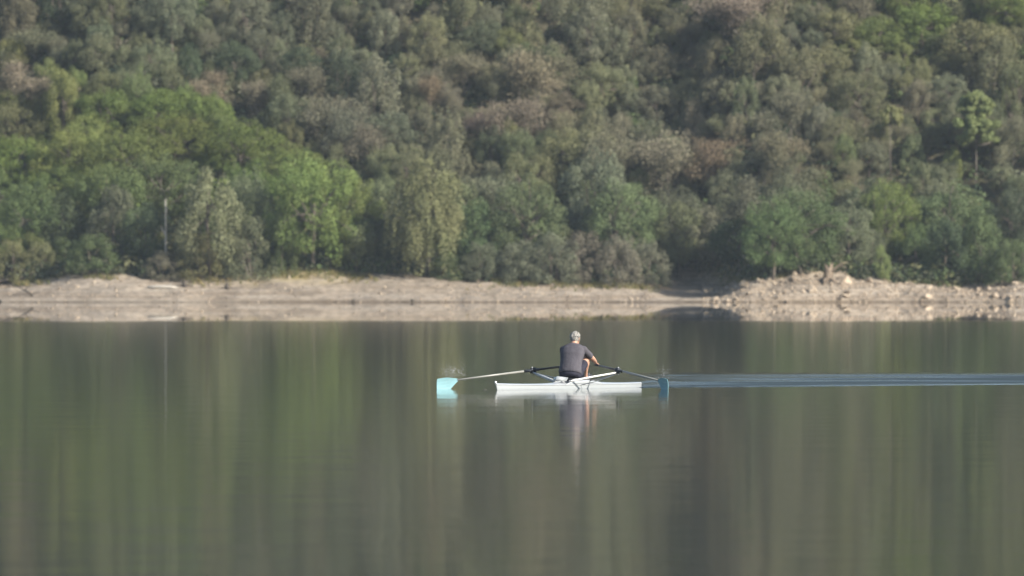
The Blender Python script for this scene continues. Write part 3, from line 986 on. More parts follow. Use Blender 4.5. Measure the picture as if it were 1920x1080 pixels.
S = 1024.0 / FPX        # metres per photo pixel at the bank
# pale stump with a broken limb 
st = ground_thing('tree_stump', 1552, 528, 'pale dead stump with a broken limb on the rocky point', 'stump'); st.scale = (0.8, 0.8, 0.85)
mb = MB()
rings = []
for zz, rr in ((-0.2, 0.52), (0.05, 0.40), (0.3, 0.33), (0.6, 0.31), (0.85, 0.30), (1.0, 0.28)):
    rings.append([(rr * (1 + 0.16 * math.sin(3 * a + zz) + 0.08 * math.sin(7 * a)) * math.cos(a) + 0.05 * zz, rr * math.sin(a), zz + (0.22 * math.sin(2.3 * a + 1) + 0.10 * math.sin(5 * a) if zz > 0.95 else 0)) for a in np.linspace(0, 2 * math.pi, 15)[:-1]])
mb.loft(rings); mb.obj('trunk', M['stump_wood'], st, smooth=False)
mb = MB(); mb.tube([(0.1, 0, 0.55), (0.42, -0.05, 0.78), (0.70, -0.1, 1.02), (1.00, -0.12, 1.22), (1.42, -0.10, 1.30)], [0.12, 0.10, 0.075, 0.05, 0.02], 7)
mb.tube([(0.70, -0.1, 1.02), (1.0, -0.2, 1.02), (1.35, -0.22, 0.98)], [0.06, 0.045, 0.02], 6); mb.obj('limb', M['stump_wood'], st)
for a in (0.2, 1.6, 2.9, 4.3, 5.3):
    mb = MB()
    mb.tube([(0.2 * math.cos(a), 0.2 * math.sin(a), 0.16), (0.7 * math.cos(a), 0.7 * math.sin(a), 0.06), (1.2 * math.cos(a + .2), 1.2 * math.sin(a + .2), -0.15)], [0.15, 0.10, 0.04], 6)
    mb.obj('root', M['stump_wood'], st)
gs = np.random.default_rng(9)


def branch_pile(name, u, v, label, cat, n, L, r, mat, lean=1.0, hgt=0.5):
    o = ground_thing(name, u, v, label, cat)
    mb = MB()
    for i in range(n):
        a = gs.uniform(-0.4, 3.5) if lean else gs.uniform(0, 6.28)
        b = np.array([math.cos(a) * L * gs.uniform(0.5, 1), -abs(math.sin(a)) * 0.25 * L, hgt * gs.uniform(-0.05, 1)])
        p0 = np.array([gs.normal() * L * 0.25, gs.normal() * 0.15, 0.02])
        limb(mb, p0, p0 + b, r * gs.uniform(0.5, 1), r * 0.25, gs, 0.12, 5, 4)
    mb.obj('branches', mat, o)['kind'] = 'stuff'
    return o


branch_pile('root_tangle', 20, 531, 'dark tangle of washed-out roots under the olive bushes at the frame edge', 'roots', 34, 1.7, 0.06, M['dark_wood'], 0, 0.75)
branch_pile('root_tangle', 178, 516, 'grey tangle of roots and sticks at the top of the bank', 'roots', 24, 1.2, 0.045, M['bark'], 0, 0.7)
for u, v, lab in ((345, 537, 'dark stump with thin roots on the sandy bank below the drab conical tree'), (425, 542, 'small dark stump with a pale stone on the sandy bank')):
    o = ground_thing('tree_stump', u, v, lab, 'stump')
    mb = MB(); mb.tube([(0, 0, -0.1), (0, 0, 0.08), (0.03, 0, 0.22), (0.05, 0, 0.34)], [0.20, 0.15, 0.12, 0.07], 8); mb.obj('trunk', M['dark_wood'], o)
    for a in (0.1, 2.2, 3.4, 5.0):
        mb = MB(); mb.tube([(0, 0, 0.06), (0.3 * math.cos(a), 0.3 * math.sin(a), 0.05), (0.55 * math.cos(a), 0.55 * math.sin(a), -0.02)], [0.06, 0.04, 0.02], 5); mb.obj('root', M['dark_wood'], o)
o = ground_thing('fallen_branch', 62, 556, 'thin dark fallen branch slanting down the bank beside the frame edge', 'branch')
mb = MB(); mb.tube([(0, 0, 0.0), (-0.35, 0.5, 0.28), (-0.7, 1.2, 0.45), (-1.05, 2.0, 0.62)], [0.05, 0.045, 0.035, 0.02], 6); mb.obj('stem', M['dark_wood'], o)
mb = MB(); mb.tube([(-0.5, 0.8, 0.35), (-0.3, 0.8, 0.55), (-0.22, 0.85, 0.7)], [0.03, 0.02, 0.01], 5); mb.obj('twig', M['dark_wood'], o)
o = ground_thing('driftwood_log', 305, 541, 'long pale driftwood log lying beside the dark stump', 'log')
mb = MB(); mb.tube([(-0.9, 0, 0.06), (-0.3, 0.05, 0.10), (0.4, 0, 0.09), (0.9, 0.1, 0.05)], [0.05, 0.09, 0.08, 0.04], 7); mb.obj('stem', M['dead_wood'], o)
mb = MB(); mb.tube([(0.2, 0, 0.1), (0.4, 0, 0.25), (0.55, 0, 0.3)], [0.04, 0.025, 0.012], 5); mb.obj('twig', M['dead_wood'], o)
for u, v, lab, w in ((663, 566.5, 'small dark wet rock at the waterline, below the bright oak', 0.30), (773, 566.5, 'small dark wet rock at the waterline, below the weeping tree', 0.27), (0, 566, 'dark wet rock at the waterline against the frame edge', 0.55)):
    x, y, z = place(u, v)
    o = bpy.data.objects.new('wet_rock', rock_mesh(int(u) + 7, 20, 0.8)); o.data.materials.clear(); o.data.materials.append(M['dark_wood'])
    o.location = (x, y - 0.2, 0.10); o.scale = (w, w, w); o.rotation_euler[2] = u
    link(o); tag(o, lab, 'rock', 'dark rocks at the waterline')
# bare sunlit stick leaning over the cove
o = ground_thing('leaning_branch', 1430, 512, 'pale bare branch leaning over the shaded cove', 'branch')
mb = MB(); mb.tube([(0, 0, 0), (-0.35, -0.2, 0.35), (-0.75, -0.3, 0.62), (-1.2, -0.4, 1.0)], [0.05, 0.04, 0.03, 0.015], 6); mb.obj('stem', M['pale_bark'], o)
mb = MB(); mb.tube([(-0.5, -0.22, 0.45), (-0.75, -0.2, 0.75), (-0.9, -0.2, 0.9)], [0.025, 0.018, 0.01], 5); mb.obj('twig', M['pale_bark'], o)

# dry grass tufts along the top of the bank
gg = np.random.default_rng(66)
n = 5200
gx = gg.uniform(-33, 33, n); gt = bank_w(gx) * np.clip(gg.normal(0.97, 0.13, n), 0.35, 1.25)
keep = (vnoise(gx * 0.5, gt * 0.4, 71) + 0.35 * np.exp(-((gx - float(pu(545))) / 4.0) ** 2) > 0.55) & ((gx < 9.0) | (gt > bank_w(gx) * 0.95))
gx = gx[keep]; gt = gt[keep]; gy = shore_y(gx) + gt; gz = ground(gx, gy)
V = []; Tn = []
for x, y, z in zip(gx, gy, gz):
    k = 9; a = gg.uniform(0, 6.28, k); h = gg.uniform(0.10, 0.34, k) ; b = np.stack([np.cos(a), np.sin(a), 0 * a], -1)
    sd_ = np.stack([-np.sin(a), np.cos(a), 0 * a], -1) * 0.018
    o_ = np.array([x, y, z - 0.02]) + b * gg.uniform(0, 0.12, (k, 1)); tip = o_ + b * (h * 0.5)[:, None] + np.array([0, 0, 1.0]) * h[:, None]
    V.append(np.stack([o_ - sd_, o_ + sd_, tip + sd_ * 0.2, tip - sd_ * 0.2], 1).reshape(-1, 3))
    Tn.append(np.broadcast_to(np.array([(0.30, 0.25, 0.12), (0.24, 0.22, 0.10), (0.16, 0.17, 0.07)][int(gg.integers(3))]) * gg.uniform(0.8, 1.15), (4 * k, 3)))
V = np.concatenate(V); Tn = np.concatenate(Tn)
me = np_mesh('dry_grass', V, quads(len(V)), M['leaf_mass'])
at = me.color_attributes.new('tint', 'FLOAT_COLOR', 'POINT'); at.data.foreach_set('color', np.concatenate([Tn, np.ones((len(Tn), 1))], 1).astype(np.float32).ravel())
tag(link(bpy.data.objects.new('dry_grass', me)), 'yellowed dry grass along the top of the sandy bank', kind='stuff')

# ------------------------------------------------------------------ single scull: local x = rower's right, y = towards the stern, z up from the water
BY = 314.5
BX = (1070 - 960) / FPX * BY
TH = R(-19)
BOAT_LOC = (BX, BY, 0.0)
boat = empty('racing_shell', BOAT_LOC, TH)
tag(boat, 'slim white single scull rowing boat with outrigger arms', 'boat')
SB, SS = -4.02, 3.88


def hull_half(s):
    f = (s - SB) / (SS - SB)
    return 0.145 * max(0.0, math.sin(math.pi * min(max(f, 0), 1)) ** 0.62) + 0.006


def sheer(s):               # height of the gunwale seam
    f = (s - SB) / (SS - SB)
    return 0.072 + (0.030 if f < 0.5 else 0.0) * (2 * f - 1) ** 2


def keel(s):
    f = (s - SB) / (SS - SB)
    base = -0.085 * (math.sin(math.pi * min(max(f, 0), 1)) ** 0.5)
    return base + (0.05 if f < 0.0 else 0)


stn = [SB + (SS - SB) * (0.5 - 0.5 * math.cos(math.pi * i / 60)) for i in range(61)]
hb = MB(); db = MB(); rings = []; drings = []; edge = {1: [], -1: []}
for s in stn:
    w = hull_half(s); zt = sheer(s); zk = keel(s)
    rk = 0.11 * math.exp(-(s - SB) / 0.06)           # raked stem
    ring = []
    for j in range(13):
        a = math.pi * j / 12
        cx = -math.cos(a); dz = math.sin(a)
        z = zt + (zk - zt) * dz ** 0.75
        ring.append((w * np.sign(cx) * abs(cx) ** 0.65, s + (0.10 * (zt - z) / 0.17 if s < SB + 0.2 else 0.0), z))
    rings.append(ring)
    crown = 0.022 + 0.042 * math.exp(-((s - 0.3) / 1.4) ** 2)
    drings.append([(w * c_, s, zt + crown * (1 - abs(c_) ** 1.8)) for c_ in np.linspace(-1, 1, 9)])
    for sd in (1, -1): edge[sd].append((sd * (w + 0.004), s, zt))


def sheet(mb, rows):
    k = len(rows[0]); v = [p for r in rows for p in r]
    mb.add(v, [(i * k + j, i * k + j + 1, (i + 1) * k + j + 1, (i + 1) * k + j) for i in range(len(rows) - 1) for j in range(k - 1)])
    for base in (0, (len(rows) - 1) * k):
        mb.add(v[base:base + k], [tuple(range(k))])


sheet(hb, rings)
hb.obj('hull', M['hull_white'], boat)
# decks fore and aft of the cockpit
ck0, ck1 = -0.45, 1.15
for nm, sel in (('bow_deck', [r for r in drings if r[0][1] <= ck0 + 0.05]), ('stern_deck', [r for r in drings if r[0][1] >= ck1 - 0.05])):
    d = MB(); sheet(d, sel); d.obj(nm, M['hull_white'], boat)
fl = MB(); sheet(fl, [[(c_ * 0.11, s, 0.045) for c_ in (-1, 0, 1)] for s in np.linspace(ck0 - 0.1, ck1 + 0.1, 6)]); fl.obj('cockpit_floor', M['hull_white'], boat)
for sd in (1, -1):
    mb = MB(); mb.tube(edge[sd], 0.007, 6); mb.obj('gunwale', M['rail_grey'], boat)
    mb = MB()
    rows = []
    for i in range(15):
        s = ck0 - 0.25 + (ck1 - ck0 + 0.45) * i / 14; f = i / 14
        h = 0.075 * math.sin(math.pi * f) ** 0.6 + 0.004
        w = hull_half(s)
        rows.append([(sd * (w + 0.004), s, sheer(s)), (sd * (w + 0.010), s, sheer(s) + h), (sd * (w - 0.012), s, sheer(s) + h + 0.002), (sd * (w - 0.016), s, sheer(s))])
    mb.loft(rows); mb.obj('saxboard', M['hull_white'], boat)
# splash guard ahead of the rower's back (towards the bow)
mb = MB(); mb.loft([[(-0.13, -0.62, 0.135), (0, -0.80, 0.16), (0.13, -0.62, 0.135), (0, -0.66, 0.14)], [(-0.135, -0.52, 0.20), (0, -0.70, 0.225), (0.135, -0.52, 0.20), (0, -0.56, 0.20)]]); mb.obj('splash_guard', M['hull_white'], boat)
mb = MB(); mb.ball((0, SB - 0.012, sheer(SB) + 0.035), (0.022, 0.03, 0.025)); mb.obj('bow_ball', M['red'], boat)
# seat, slides and foot stretcher
mb = MB(); mb.loft([[(-0.15, -0.13, 0.165), (0.15, -0.13, 0.165), (0.14, 0.11, 0.165), (-0.14, 0.11, 0.165)], [(-0.15, -0.13, 0.185), (0.15, -0.13, 0.185), (0.14, 0.11, 0.180), (-0.14, 0.11, 0.180)]]); seat = mb.obj('seat', M['carbon'], boat)
for sx in (-0.09, 0.09):
    for sy in (-0.09, 0.08):
        mb = MB(); mb.tube([(sx - 0.012, sy, 0.148), (sx + 0.012, sy, 0.148)], 0.018, 10); mb.obj('wheel', M['plastic_dark'], seat)
    mb = MB(); mb.box((sx, 0.20, 0.115), (0.03, 0.85, 0.025)); mb.obj('slide_rail', M['rail_grey'], boat)
mb = MB(); mb.box((0, 0.72, 0.15), (0.24, 0.02, 0.26), Matrix.Rotation(R(-42), 3, 'X')); mb.obj('foot_stretcher', M['carbon'], boat)
mb = MB(); mb.loft([[(-0.004, 3.05, -0.07), (0.004, 3.05, -0.07), (0.004, 3.25, -0.07), (-0.004, 3.25, -0.07)], [(-0.003, 3.12, -0.19), (0.003, 3.12, -0.19), (0.003, 3.22, -0.19), (-0.003, 3.22, -0.19)]]); mb.obj('fin', M['rail_grey'], boat)
# riggers
LOCK_S, LOCK_Q, LOCK_Z = 0.25, 0.80, 0.315
for sd in (1, -1):
    rg = MB(); rg.tube([(sd * 0.13, -0.42, 0.135), (sd * 0.17, -0.40, 0.145), (sd * 0.46, -0.10, 0.215), (sd * 0.78, LOCK_S - 0.02, 0.285)], [0.016, 0.018, 0.017, 0.014], 8)
    ro = rg.obj('rigger', M['rigger_white'], boat)
    mb = MB(); mb.tube([(sd * 0.13, 0.62, 0.135), (sd * 0.45, 0.45, 0.19), (sd * 0.78, LOCK_S + 0.02, 0.272)], 0.010, 7); mb.obj('forestay', M['rail_grey'], ro)
    mb = MB(); mb.tube([(sd * 0.13, 0.10, 0.06), (sd * 0.45, 0.18, 0.14), (sd * 0.78, LOCK_S, 0.265)], 0.008, 7); mb.obj('understay', M['rail_grey'], ro)
    mb = MB(); mb.tube([(sd * LOCK_Q, LOCK_S, 0.245), (sd * LOCK_Q, LOCK_S, 0.385)], 0.009, 8); mb.obj('pin', M['rail_grey'], ro)
    mb = MB()
    mb.box((sd * LOCK_Q, LOCK_S - 0.035, 0.315), (0.045, 0.014, 0.09)); mb.box((sd * LOCK_Q, LOCK_S + 0.035, 0.315), (0.045, 0.014, 0.09)); mb.box((sd * LOCK_Q, LOCK_S, 0.276), (0.05, 0.085, 0.014)); mb.box((sd * LOCK_Q, LOCK_S, 0.362), (0.02, 0.085, 0.010))
    mb.obj('oarlock', M['plastic_dark'], ro)

# ------------------------------------------------------------------ two sculls: local x runs outboard from the oarlock
HAND = {}
ZAX = Vector((0, 0, 1))
for sd, phi, lab in ((1, 43, 'teal-bladed oar on the stern side, its blade beside the wake'), (-1, 46, 'teal-bladed oar reaching past the bow, its pale shaft in the sun')):
    ph = R(phi)
    out = Vector((sd * math.cos(ph), -math.sin(ph), -0.112)).normalized()
    pin = Vector((sd * LOCK_Q, LOCK_S + (0.0), 0.322))
    side = Vector((out.y, -out.x, 0)).normalized() * sd           # towards the bow-facing side
    oar = empty('sculling_oar', BOAT_LOC, TH)
    tag(oar, lab, 'oar', 'the pair of sculling oars')
    P = lambda d, up=0.0, sw=0.0: pin + out * d + ZAX * up + side * sw
    mb = MB(); mb.tube([P(0.16), P(0.8), P(1.49)], [0.0195, 0.0185, 0.0150], 10); mb.obj('shaft', M['shaft_grey'], oar)
    mb = MB(); mb.tube([P(-0.74), P(-0.3), P(0.17)], [0.017, 0.019, 0.0200], 10); mb.obj('inboard_shaft', M['carbon'], oar)
    mb = MB(); mb.tube([P(-0.13), P(0.14)], 0.026, 10); mb.obj('sleeve', M['plastic_dark'], oar)
    mb = MB(); mb.tube([P(-0.065), P(-0.035)], 0.046, 12); mb.obj('collar', M['plastic_dark'], oar)
    mb = MB(); mb.tube([P(-0.88), P(-0.875), P(-0.80), P(-0.73)], [0.015, 0.018, 0.019, 0.018], 10); mb.obj('grip', M['plastic_dark'], oar)
    # hatchet blade: neck at the upper inner corner, square tip, slightly dished
    n = 11; rows = []
    for i in range(n):
        f = i / (n - 1); d = 1.47 + 0.44 * f
        top = 0.018 + 0.052 * math.sin(math.pi * min(1, f * 1.15) * 0.62)
        bot = -0.020 - 0.150 * min(1, f / 0.42) ** 1.1 if f < 0.42 else -0.170 + 0.012 * (f - 0.42)
        th = 0.010 if 0 < i < n - 1 else 0.008
        row = []
        zs = np.linspace(top, bot, 5)
        dish = lambda z: 0.035 * f * f + 0.02 * ((z - (top + bot) / 2) / 0.13) ** 2
        row += [P(d, z, dish(z) + th / 2) for z in zs] + [P(d, z, dish(z) - th / 2) for z in zs[::-1]]
        rows.append(row)
    mb = MB(); mb.loft(rows); mb.obj('blade', M['blade_teal'], oar, smooth=False)
    HAND[sd] = (P(-0.80), out)

# ------------------------------------------------------------------ rower at the catch, back to the camera
rower = empty('person', BOAT_LOC, TH)
tag(rower, 'grey-haired rower in grey T-shirt and dark shorts bending forward in the scull', 'person')


def ell_ring(c, ax, ay, n=24, p=2.05):
    c = Vector(c); ax = Vector(ax); ay = Vector(ay); r = []
    for j in range(n):
        a = 2 * math.pi * j / n
        ca, sa = math.cos(a), math.sin(a)
        r.append(c + ax * (math.copysign(abs(ca) ** (2 / p), ca)) + ay * (math.copysign(abs(sa) ** (2 / p), sa)))
    return r


def chain(mb, pts, rad, k=12):
    """tapered rounded limb"""
    P = [Vector(p) for p in pts]
    d0 = (P[0] - P[1]).normalized(); d1 = (P[-1] - P[-2]).normalized()
    mb.tube([P[0] + d0 * rad[0] * 0.85] + P + [P[-1] + d1 * rad[-1] * 0.85], [rad[0] * 0.45] + list(rad) + [rad[-1] * 0.45], k)


def fuse(name, mb, mat, parent, voxel, smooth=6):
    me = mb.mesh(name)
    o = bpy.data.objects.new(name, me); COL.objects.link(o)
    bm = bmesh.new(); bm.from_mesh(me); bmesh.ops.recalc_face_normals(bm, faces=bm.faces); bm.to_mesh(me); bm.free()
    r = o.modifiers.new('r', 'REMESH'); r.mode = 'VOXEL'; r.voxel_size = voxel; r.use_smooth_shade = True
    s = o.modifiers.new('s', 'SMOOTH'); s.factor = 0.5; s.iterations = smooth
    dg = bpy.context.evaluated_depsgraph_get()
    me2 = bpy.data.meshes.new_from_object(o.evaluated_get(dg))
    o.modifiers.clear(); o.data = me2; bpy.data.meshes.remove(me)
    me2.materials.clear(); me2.materials.append(mat)
    me2.polygons.foreach_set('use_smooth', np.ones(len(me2.polygons), bool))
    o.parent = parent
    return o


# torso sections: centre, half width, half depth (the back leans towards the stern)
lean = Vector((0, 0.36, 0.93))
tdir = Vector((0, 0.93, -0.36))
TOR = [((0, -0.035, 0.215), 0.185, 0.135), ((0, -0.030, 0.30), 0.195, 0.135), ((0, 0.00, 0.40), 0.180, 0.120), ((0, 0.04, 0.50), 0.185, 0.118),
       ((0, 0.085, 0.60), 0.205, 0.120), ((0, 0.135, 0.69), 0.200, 0.112), ((0, 0.175, 0.755), 0.150, 0.085), ((0, 0.195, 0.785), 0.070, 0.06)]
ELB = {}; SHO = {}
body = MB()
body.loft([ell_ring(c, (w - 0.014, 0, 0), tdir * (d - 0.014)) for c, w, d in TOR])
chain(body, [(0, 0.185, 0.76), (0, 0.215, 0.83), (0, 0.235, 0.87)], [0.062, 0.056, 0.056])
# head: skull, jaw, nose, ears, brow; turned a little towards the rower's right
HC = Vector((0.0, 0.250, 0.888))
hrot = Matrix.Rotation(R(-8), 3, 'Z') @ Matrix.Rotation(R(-6), 3, 'X')
def hp(x, y, z): return HC + hrot @ Vector((x, y, z))
prof = [(-0.105, 0.040, 0.030, 0.045), (-0.085, 0.050, 0.050, 0.040), (-0.05, 0.062, 0.075, 0.022), (-0.01, 0.071, 0.090, 0.006), (0.03, 0.075, 0.096, 0.0), (0.065, 0.068, 0.086, -0.004), (0.092, 0.046, 0.060, -0.006), (0.104, 0.018, 0.025, -0.006)]
body.loft([ell_ring(hp(0, oy, z), hrot @ Vector((w, 0, 0)), hrot @ Vector((0, d, 0)), 18, 2.1) for z, w, d, oy in prof])
nose = [hp(0, 0.09, 0.02), hp(0, 0.108, -0.012), hp(0, 0.112, -0.028)]
chain(body, nose, [0.010, 0.013, 0.015], 8)
chain(body, [hp(-0.045, 0.085, 0.03), hp(0, 0.093, 0.034), hp(0.045, 0.085, 0.03)], [0.010, 0.012, 0.010], 8)
chain(body, [hp(-0.022, 0.094, -0.055), hp(0, 0.099, -0.056), hp(0.022, 0.094, -0.055)], [0.007, 0.009, 0.007], 8)
for sx in (-1, 1):
    chain(body, [hp(sx * 0.074, -0.006, 0.022), hp(sx * 0.083, -0.014, 0.0), hp(sx * 0.074, -0.004, -0.03)], [0.011, 0.014, 0.009], 8)
shirt = MB()
shirt.loft([ell_ring(c, (w + 0.016, 0, 0), tdir * (d + 0.012)) for c, w, d in [((0, -0.034, 0.262), 0.188, 0.135)] + TOR[1:]])
shorts = MB()
shorts.loft([ell_ring(c, (w + 0.010, 0, 0), tdir * (d + 0.010)) for c, w, d in [((0, -0.05, 0.190), 0.15, 0.10)] + TOR[:1] + [((0, -0.032, 0.26), 0.185, 0.125), ((0, -0.028, 0.31), 0.172, 0.115)]])
for sd in (1, -1):
    sh = Vector((sd * 0.185, 0.150, 0.690)); grip, out = HAND[sd]
    inward = -out
    wrist = grip + Vector((sd * 0.005, -0.075, 0.045)) + out * 0.0
    mid = (sh + wrist) / 2
    elbow = mid + Vector((sd * 0.060, -0.01, -0.045))
    chain(body, [sh, sh.lerp(elbow, 0.5), elbow], [0.056, 0.050, 0.041])
    chain(body, [elbow, elbow.lerp(wrist, 0.35), wrist], [0.042, 0.042, 0.027])
    # hand: palm over the grip, four fingers curling down in front of it, thumb at the inner end
    fwd = Vector((0, 1, 0)); acr = out
    palm0 = wrist; palm1 = grip + Vector((0, -0.012, 0.032))
    body.loft([ell_ring(palm0, acr * 0.028, ZAX * 0.018, 12), ell_ring(palm0.lerp(palm1, 0.5), acr * 0.040, ZAX * 0.016, 12), ell_ring(palm1, acr * 0.043, ZAX * 0.015, 12)])
    nrm = acr.cross(ZAX).normalized()
    if nrm.y < 0: nrm = -nrm
    for i, (off, ln) in enumerate(((-0.032, 0.9), (-0.011, 1.0), (0.011, 0.96), (0.031, 0.8))):
        b0 = palm1 + acr * off
        chain(body, [b0, grip + acr * off + nrm * 0.022 + ZAX * 0.026 * ln, grip + acr * off + nrm * 0.032 * ln - ZAX * 0.006, grip + acr * off + nrm * 0.014 - ZAX * 0.028 * ln], [0.0095, 0.009, 0.0085, 0.008], 8)
    tb = palm0.lerp(palm1, 0.45) - acr * 0.036
    chain(body, [tb, grip - acr * 0.052 - nrm * 0.010 + ZAX * 0.006, grip - acr * 0.050 + nrm * 0.006 - ZAX * 0.016], [0.011, 0.010, 0.009], 8)
    sl = sh.lerp(elbow, 0.72)
    chain(shirt, [Vector((sd * 0.145, 0.145, 0.685)), sh, sh.lerp(elbow, 0.45), sl], [0.075, 0.068, 0.063, 0.062], 14)
    # legs folded up: thigh forward, shin down to the stretcher
    hip = Vector((sd * 0.105, 0.02, 0.245)); knee = Vector((sd * 0.175, 0.385, 0.545)); ank = Vector((sd * 0.105, 0.52, 0.195))
    chain(body, [hip, hip.lerp(knee, 0.5), knee], [0.085, 0.074, 0.055])
    chain(body, [knee, knee.lerp(ank, 0.33) + Vector((0, -0.02, 0)), ank], [0.052, 0.054, 0.033])
    chain(body, [ank, ank + Vector((0, 0.08, -0.03)), ank + Vector((0, 0.15, 0.01))], [0.032, 0.035, 0.028], 10)
    chain(shorts, [hip, hip.lerp(knee, 0.35), hip.lerp(knee, 0.66)], [0.100, 0.092, 0.086], 14)
    shoe_a = ank + Vector((0, -0.02, -0.05))
    shoe = MB(); chain(shoe, [shoe_a, shoe_a + Vector((0, 0.09, 0.02)), shoe_a + Vector((0, 0.18, 0.10))], [0.040, 0.042, 0.034], 10)
    fuse('shoe', shoe, M['shoe'], rower, 0.009, 4)
fuse('body', body, M['skin'], rower, 0.006, 3)
fuse('t_shirt', shirt, M['shirt'], rower, 0.009, 10)
fuse('shorts', shorts, M['shorts'], rower, 0.009, 8)
# short thick grey hair: cap of overlapping locks over crown, sides and nape
hair = MB()
hprof = [(-0.055, 0.066, 0.060, -0.030), (-0.02, 0.078, 0.080, -0.022), (0.03, 0.084, 0.096, -0.010), (0.07, 0.077, 0.092, -0.004), (0.100, 0.056, 0.070, -0.004), (0.116, 0.022, 0.030, -0.004)]
hair.loft([ell_ring(hp(0, oy, z), hrot @ Vector((w, 0, 0)), hrot @ Vector((0, d, 0)), 18, 2.1) for z, w, d, oy in hprof])
gh = np.random.default_rng(3)
for _ in range(110):
    d = unit(gh.normal(size=3)[None])[0]
    if d[2] < -0.45 or (d[1] > 0.55 and d[2] < 0.5): continue
    p = hp(d[0] * 0.080, d[1] * 0.088 - 0.008, d[2] * 0.105 + 0.008)
    q = p + hrot @ Vector((d[0] * 0.012 + gh.normal() * 0.012, d[1] * 0.010 - 0.008, 0.004 + gh.normal() * 0.012))
    chain(hair, [p, p.lerp(q, 0.5), q], [0.012, 0.011, 0.007], 7)
fuse('hair', hair, M['hair'], rower, 0.006, 2)
# eyes
for sx in (-1, 1):
    mb = MB(); mb.ball(tuple(hp(sx * 0.032, 0.079, 0.008)), 0.012); eye = mb.obj('eye', M['rigger_white'], rower)
    mb = MB(); mb.ball(tuple(hp(sx * 0.032, 0.0885, 0.008)), (0.0055, 0.004, 0.0055)); mb.obj('iris', M['shoe'], eye)

# ------------------------------------------------------------------ wake behind the stern and spray at the blades
def boat_pt(q, s, z=0.0):
    c, sn = math.cos(TH), math.sin(TH)
    return np.array([BX + q * c - s * sn, BY + q * sn + s * c, z])


gw = np.random.default_rng(21)
# the ruffled wedge behind the boat, opening at the usual angle of a boat's wake
nS, nA = 640, 320
r = (3.0 + 45.0 * np.linspace(0, 1, nS) ** 1.15)[:, None] * np.ones((1, nA)); f = np.linspace(-1, 1, nA)[None, :] * np.ones((nS, 1))
ang = f * R(18.5)
s = r * np.cos(ang) + 0.4; q = (r - 2.6) * np.sin(ang) * 1.06
z = np.zeros_like(s)
for k in range(34):
    a = gw.uniform(0, 2 * np.pi); lam = gw.uniform(0.25, 0.85); ph = gw.uniform(0, 6.28)
    z = z + gw.uniform(0.4, 1) * lam * 0.0012 * np.sin(2 * np.pi * (np.cos(a) * q + np.sin(a) * s) / lam + ph)
along = vnoise(q * 0.55 + 9, s * 0.13, 5); fine = vnoise(q * 2.0 + 3, s * 0.4 + 2, 6)
env = np.clip((1 - np.abs(f)) / 0.10, 0, 1) * np.clip((r - 3.0) / 1.0, 0, 1) * np.clip((48 - r) / 14, 0, 1)
z = z * (0.35 + 0.8 * np.clip(along * 1.5 - 0.25, 0, 1)) * (0.5 + 0.7 * fine)
for sd in (-1, 1):      # the two bounding crests
    z = z + 0.006 * np.exp(-((f - sd * 0.86) / 0.035) ** 2) * (0.3 + 0.7 * vnoise(r * 0.3, r * 0 + sd * 3 + 7, 8))
z = -0.004 + (z + 0.010) * np.clip(env * 6, 0, 1)
c, sn = math.cos(TH), math.sin(TH)
V = np.stack([BX + q * c - s * sn, BY + q * sn + s * c, z], -1).reshape(-1, 3)
i, j = np.meshgrid(np.arange(nS - 1), np.arange(nA - 1), indexing='ij'); a = (i * nA + j).ravel(); nQ = nA
wk = link(bpy.data.objects.new('wake', np_mesh('wake', V, np.stack([a, a + 1, a + nQ + 1, a + nQ], -1), M['wake'], True)))
mX = BX + q * c - s * sn; mY = BY + q * sn + s * c
st1 = vnoise(mX * 0.16 + 4, mY * 0.36, 51); st2 = vnoise(mX * 0.45 + 1, mY * 0.85, 52)
core = np.exp(-(f / 0.62) ** 2)
ruf = env * np.clip(0.08 + 1.8 * np.exp(-((f - 0.08) / 0.62) ** 2) * np.clip(st1 * 1.7 - 0.12, 0.34, 1) * (0.5 + 0.85 * st2), 0, 1)
for sd in (-1, 1):
    ruf = np.maximum(ruf, env * 0.65 * vnoise(r * 0.25, r * 0 + 5 + sd, 61) * np.exp(-((f - sd * 0.86) / 0.03) ** 2))
at = wk.data.attributes.new('ruffle', 'FLOAT', 'POINT'); at.data.foreach_set('value', ruf.astype(np.float32).ravel())
tag(wk, 'rippled wake trailing behind the stern and reflecting the sky', 'wake', kind='stuff')


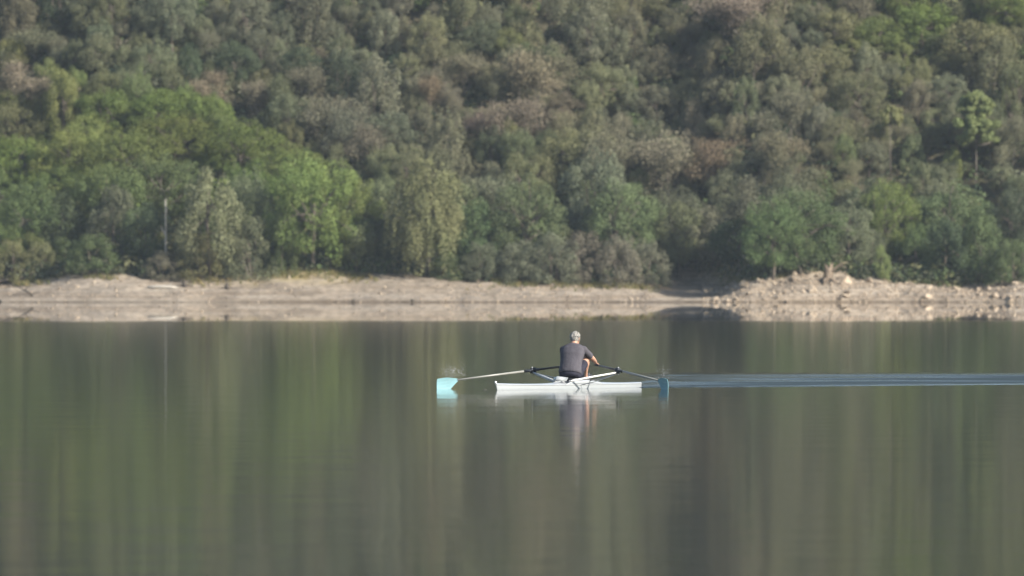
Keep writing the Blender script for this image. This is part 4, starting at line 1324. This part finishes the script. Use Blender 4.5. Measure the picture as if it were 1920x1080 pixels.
def ridge(name, pts, h, w, label):
    """a single low ripple crest running along pts"""
    pts = [np.array(p) for p in pts]; rows = []
    n = len(pts)
    for k, p in enumerate(pts):
        d = pts[min(k + 1, n - 1)] - pts[max(k - 1, 0)]; nn = np.array([-d[1], d[0], 0]); nn = nn / np.linalg.norm(nn)
        e = math.sin(math.pi * (k + 0.3) / (n - 0.4)) ** 0.5
        rows.append([tuple(p + nn * w * t + np.array([0, 0, -0.004 + (h + 0.004) * e * math.exp(-(t * 2.2) ** 2)])) for t in np.linspace(-1, 1, 9)])
    mb = MB(); sheet(mb, rows)
    o = mb.obj(name, M['wake']); tag(o, label, 'ripple', kind='stuff'); return o


ridge('bow_ripple', [boat_pt(-0.35 - 0.55 * t, -3.6 + 1.6 * t) for t in np.linspace(0, 1, 14)], 0.018, 0.10, 'thin bright ripple between the bow and the oar blade')


def spray(name, centre, n, spread, label):
    g = np.random.default_rng(n)
    mb = MB()
    for k in range(n):
        p = np.array(centre) + g.normal(size=3) * np.array(spread); p[2] = abs(p[2] - 0.02) + 0.02
        r = g.uniform(0.0018, 0.0046) if g.random() < 0.98 else g.uniform(0.004, 0.007)
        mb.ball(tuple(p), (r, r, r * g.uniform(1, 1.6)), 6, 4)
    o = mb.obj(name, M['spray']); tag(o, label, 'spray', kind='stuff'); return o


def tipw(sd, d, up):
    grip, out = HAND[sd]; p = grip + out * (d + 0.80)
    return boat_pt(p.x, p.y, p.z + up)


spray('spray', tipw(-1, 1.58, 0.14), 320, (0.12, 0.10, 0.075), 'spray thrown up above the pale blade past the bow')
spray('spray', tipw(1, 1.70, 0.17), 70, (0.08, 0.06, 0.05), 'faint spray above the shaded teal blade')

# ------------------------------------------------------------------ the air between: thin morning haze over the lake
top = max(float(ground(np.array([x]), np.array([Y0 + y]))[0]) for x in (-160, -80, 0, 80, 160) for y in (90, 130, 160, 175)) + 14
mb = MB(); mb.box((0, 600, top / 2 - 2), (900, 1400, top + 4))
m = bpy.data.materials.new('haze_air'); m.use_nodes = True; nt = m.node_tree; nt.nodes.clear()
out = N(nt, 'ShaderNodeOutputMaterial'); pv = N(nt, 'ShaderNodeVolumePrincipled')
pv.inputs['Color'].default_value = (0.74, 0.87, 1.0, 1); pv.inputs['Density'].default_value = HAZE_DENSITY
pv.inputs['Density Attribute'].default_value = ''; pv.inputs['Anisotropy'].default_value = 0.0
nt.links.new(pv.outputs[0], out.inputs['Volume'])
try:
    m.cycles.homogeneous_volume = True
except Exception:
    pass
hz = mb.obj('haze', m, None, False); hz['kind'] = 'stuff'; hz['label'] = 'thin bluish haze over the lake and hillside'
print('HAZE top', top)
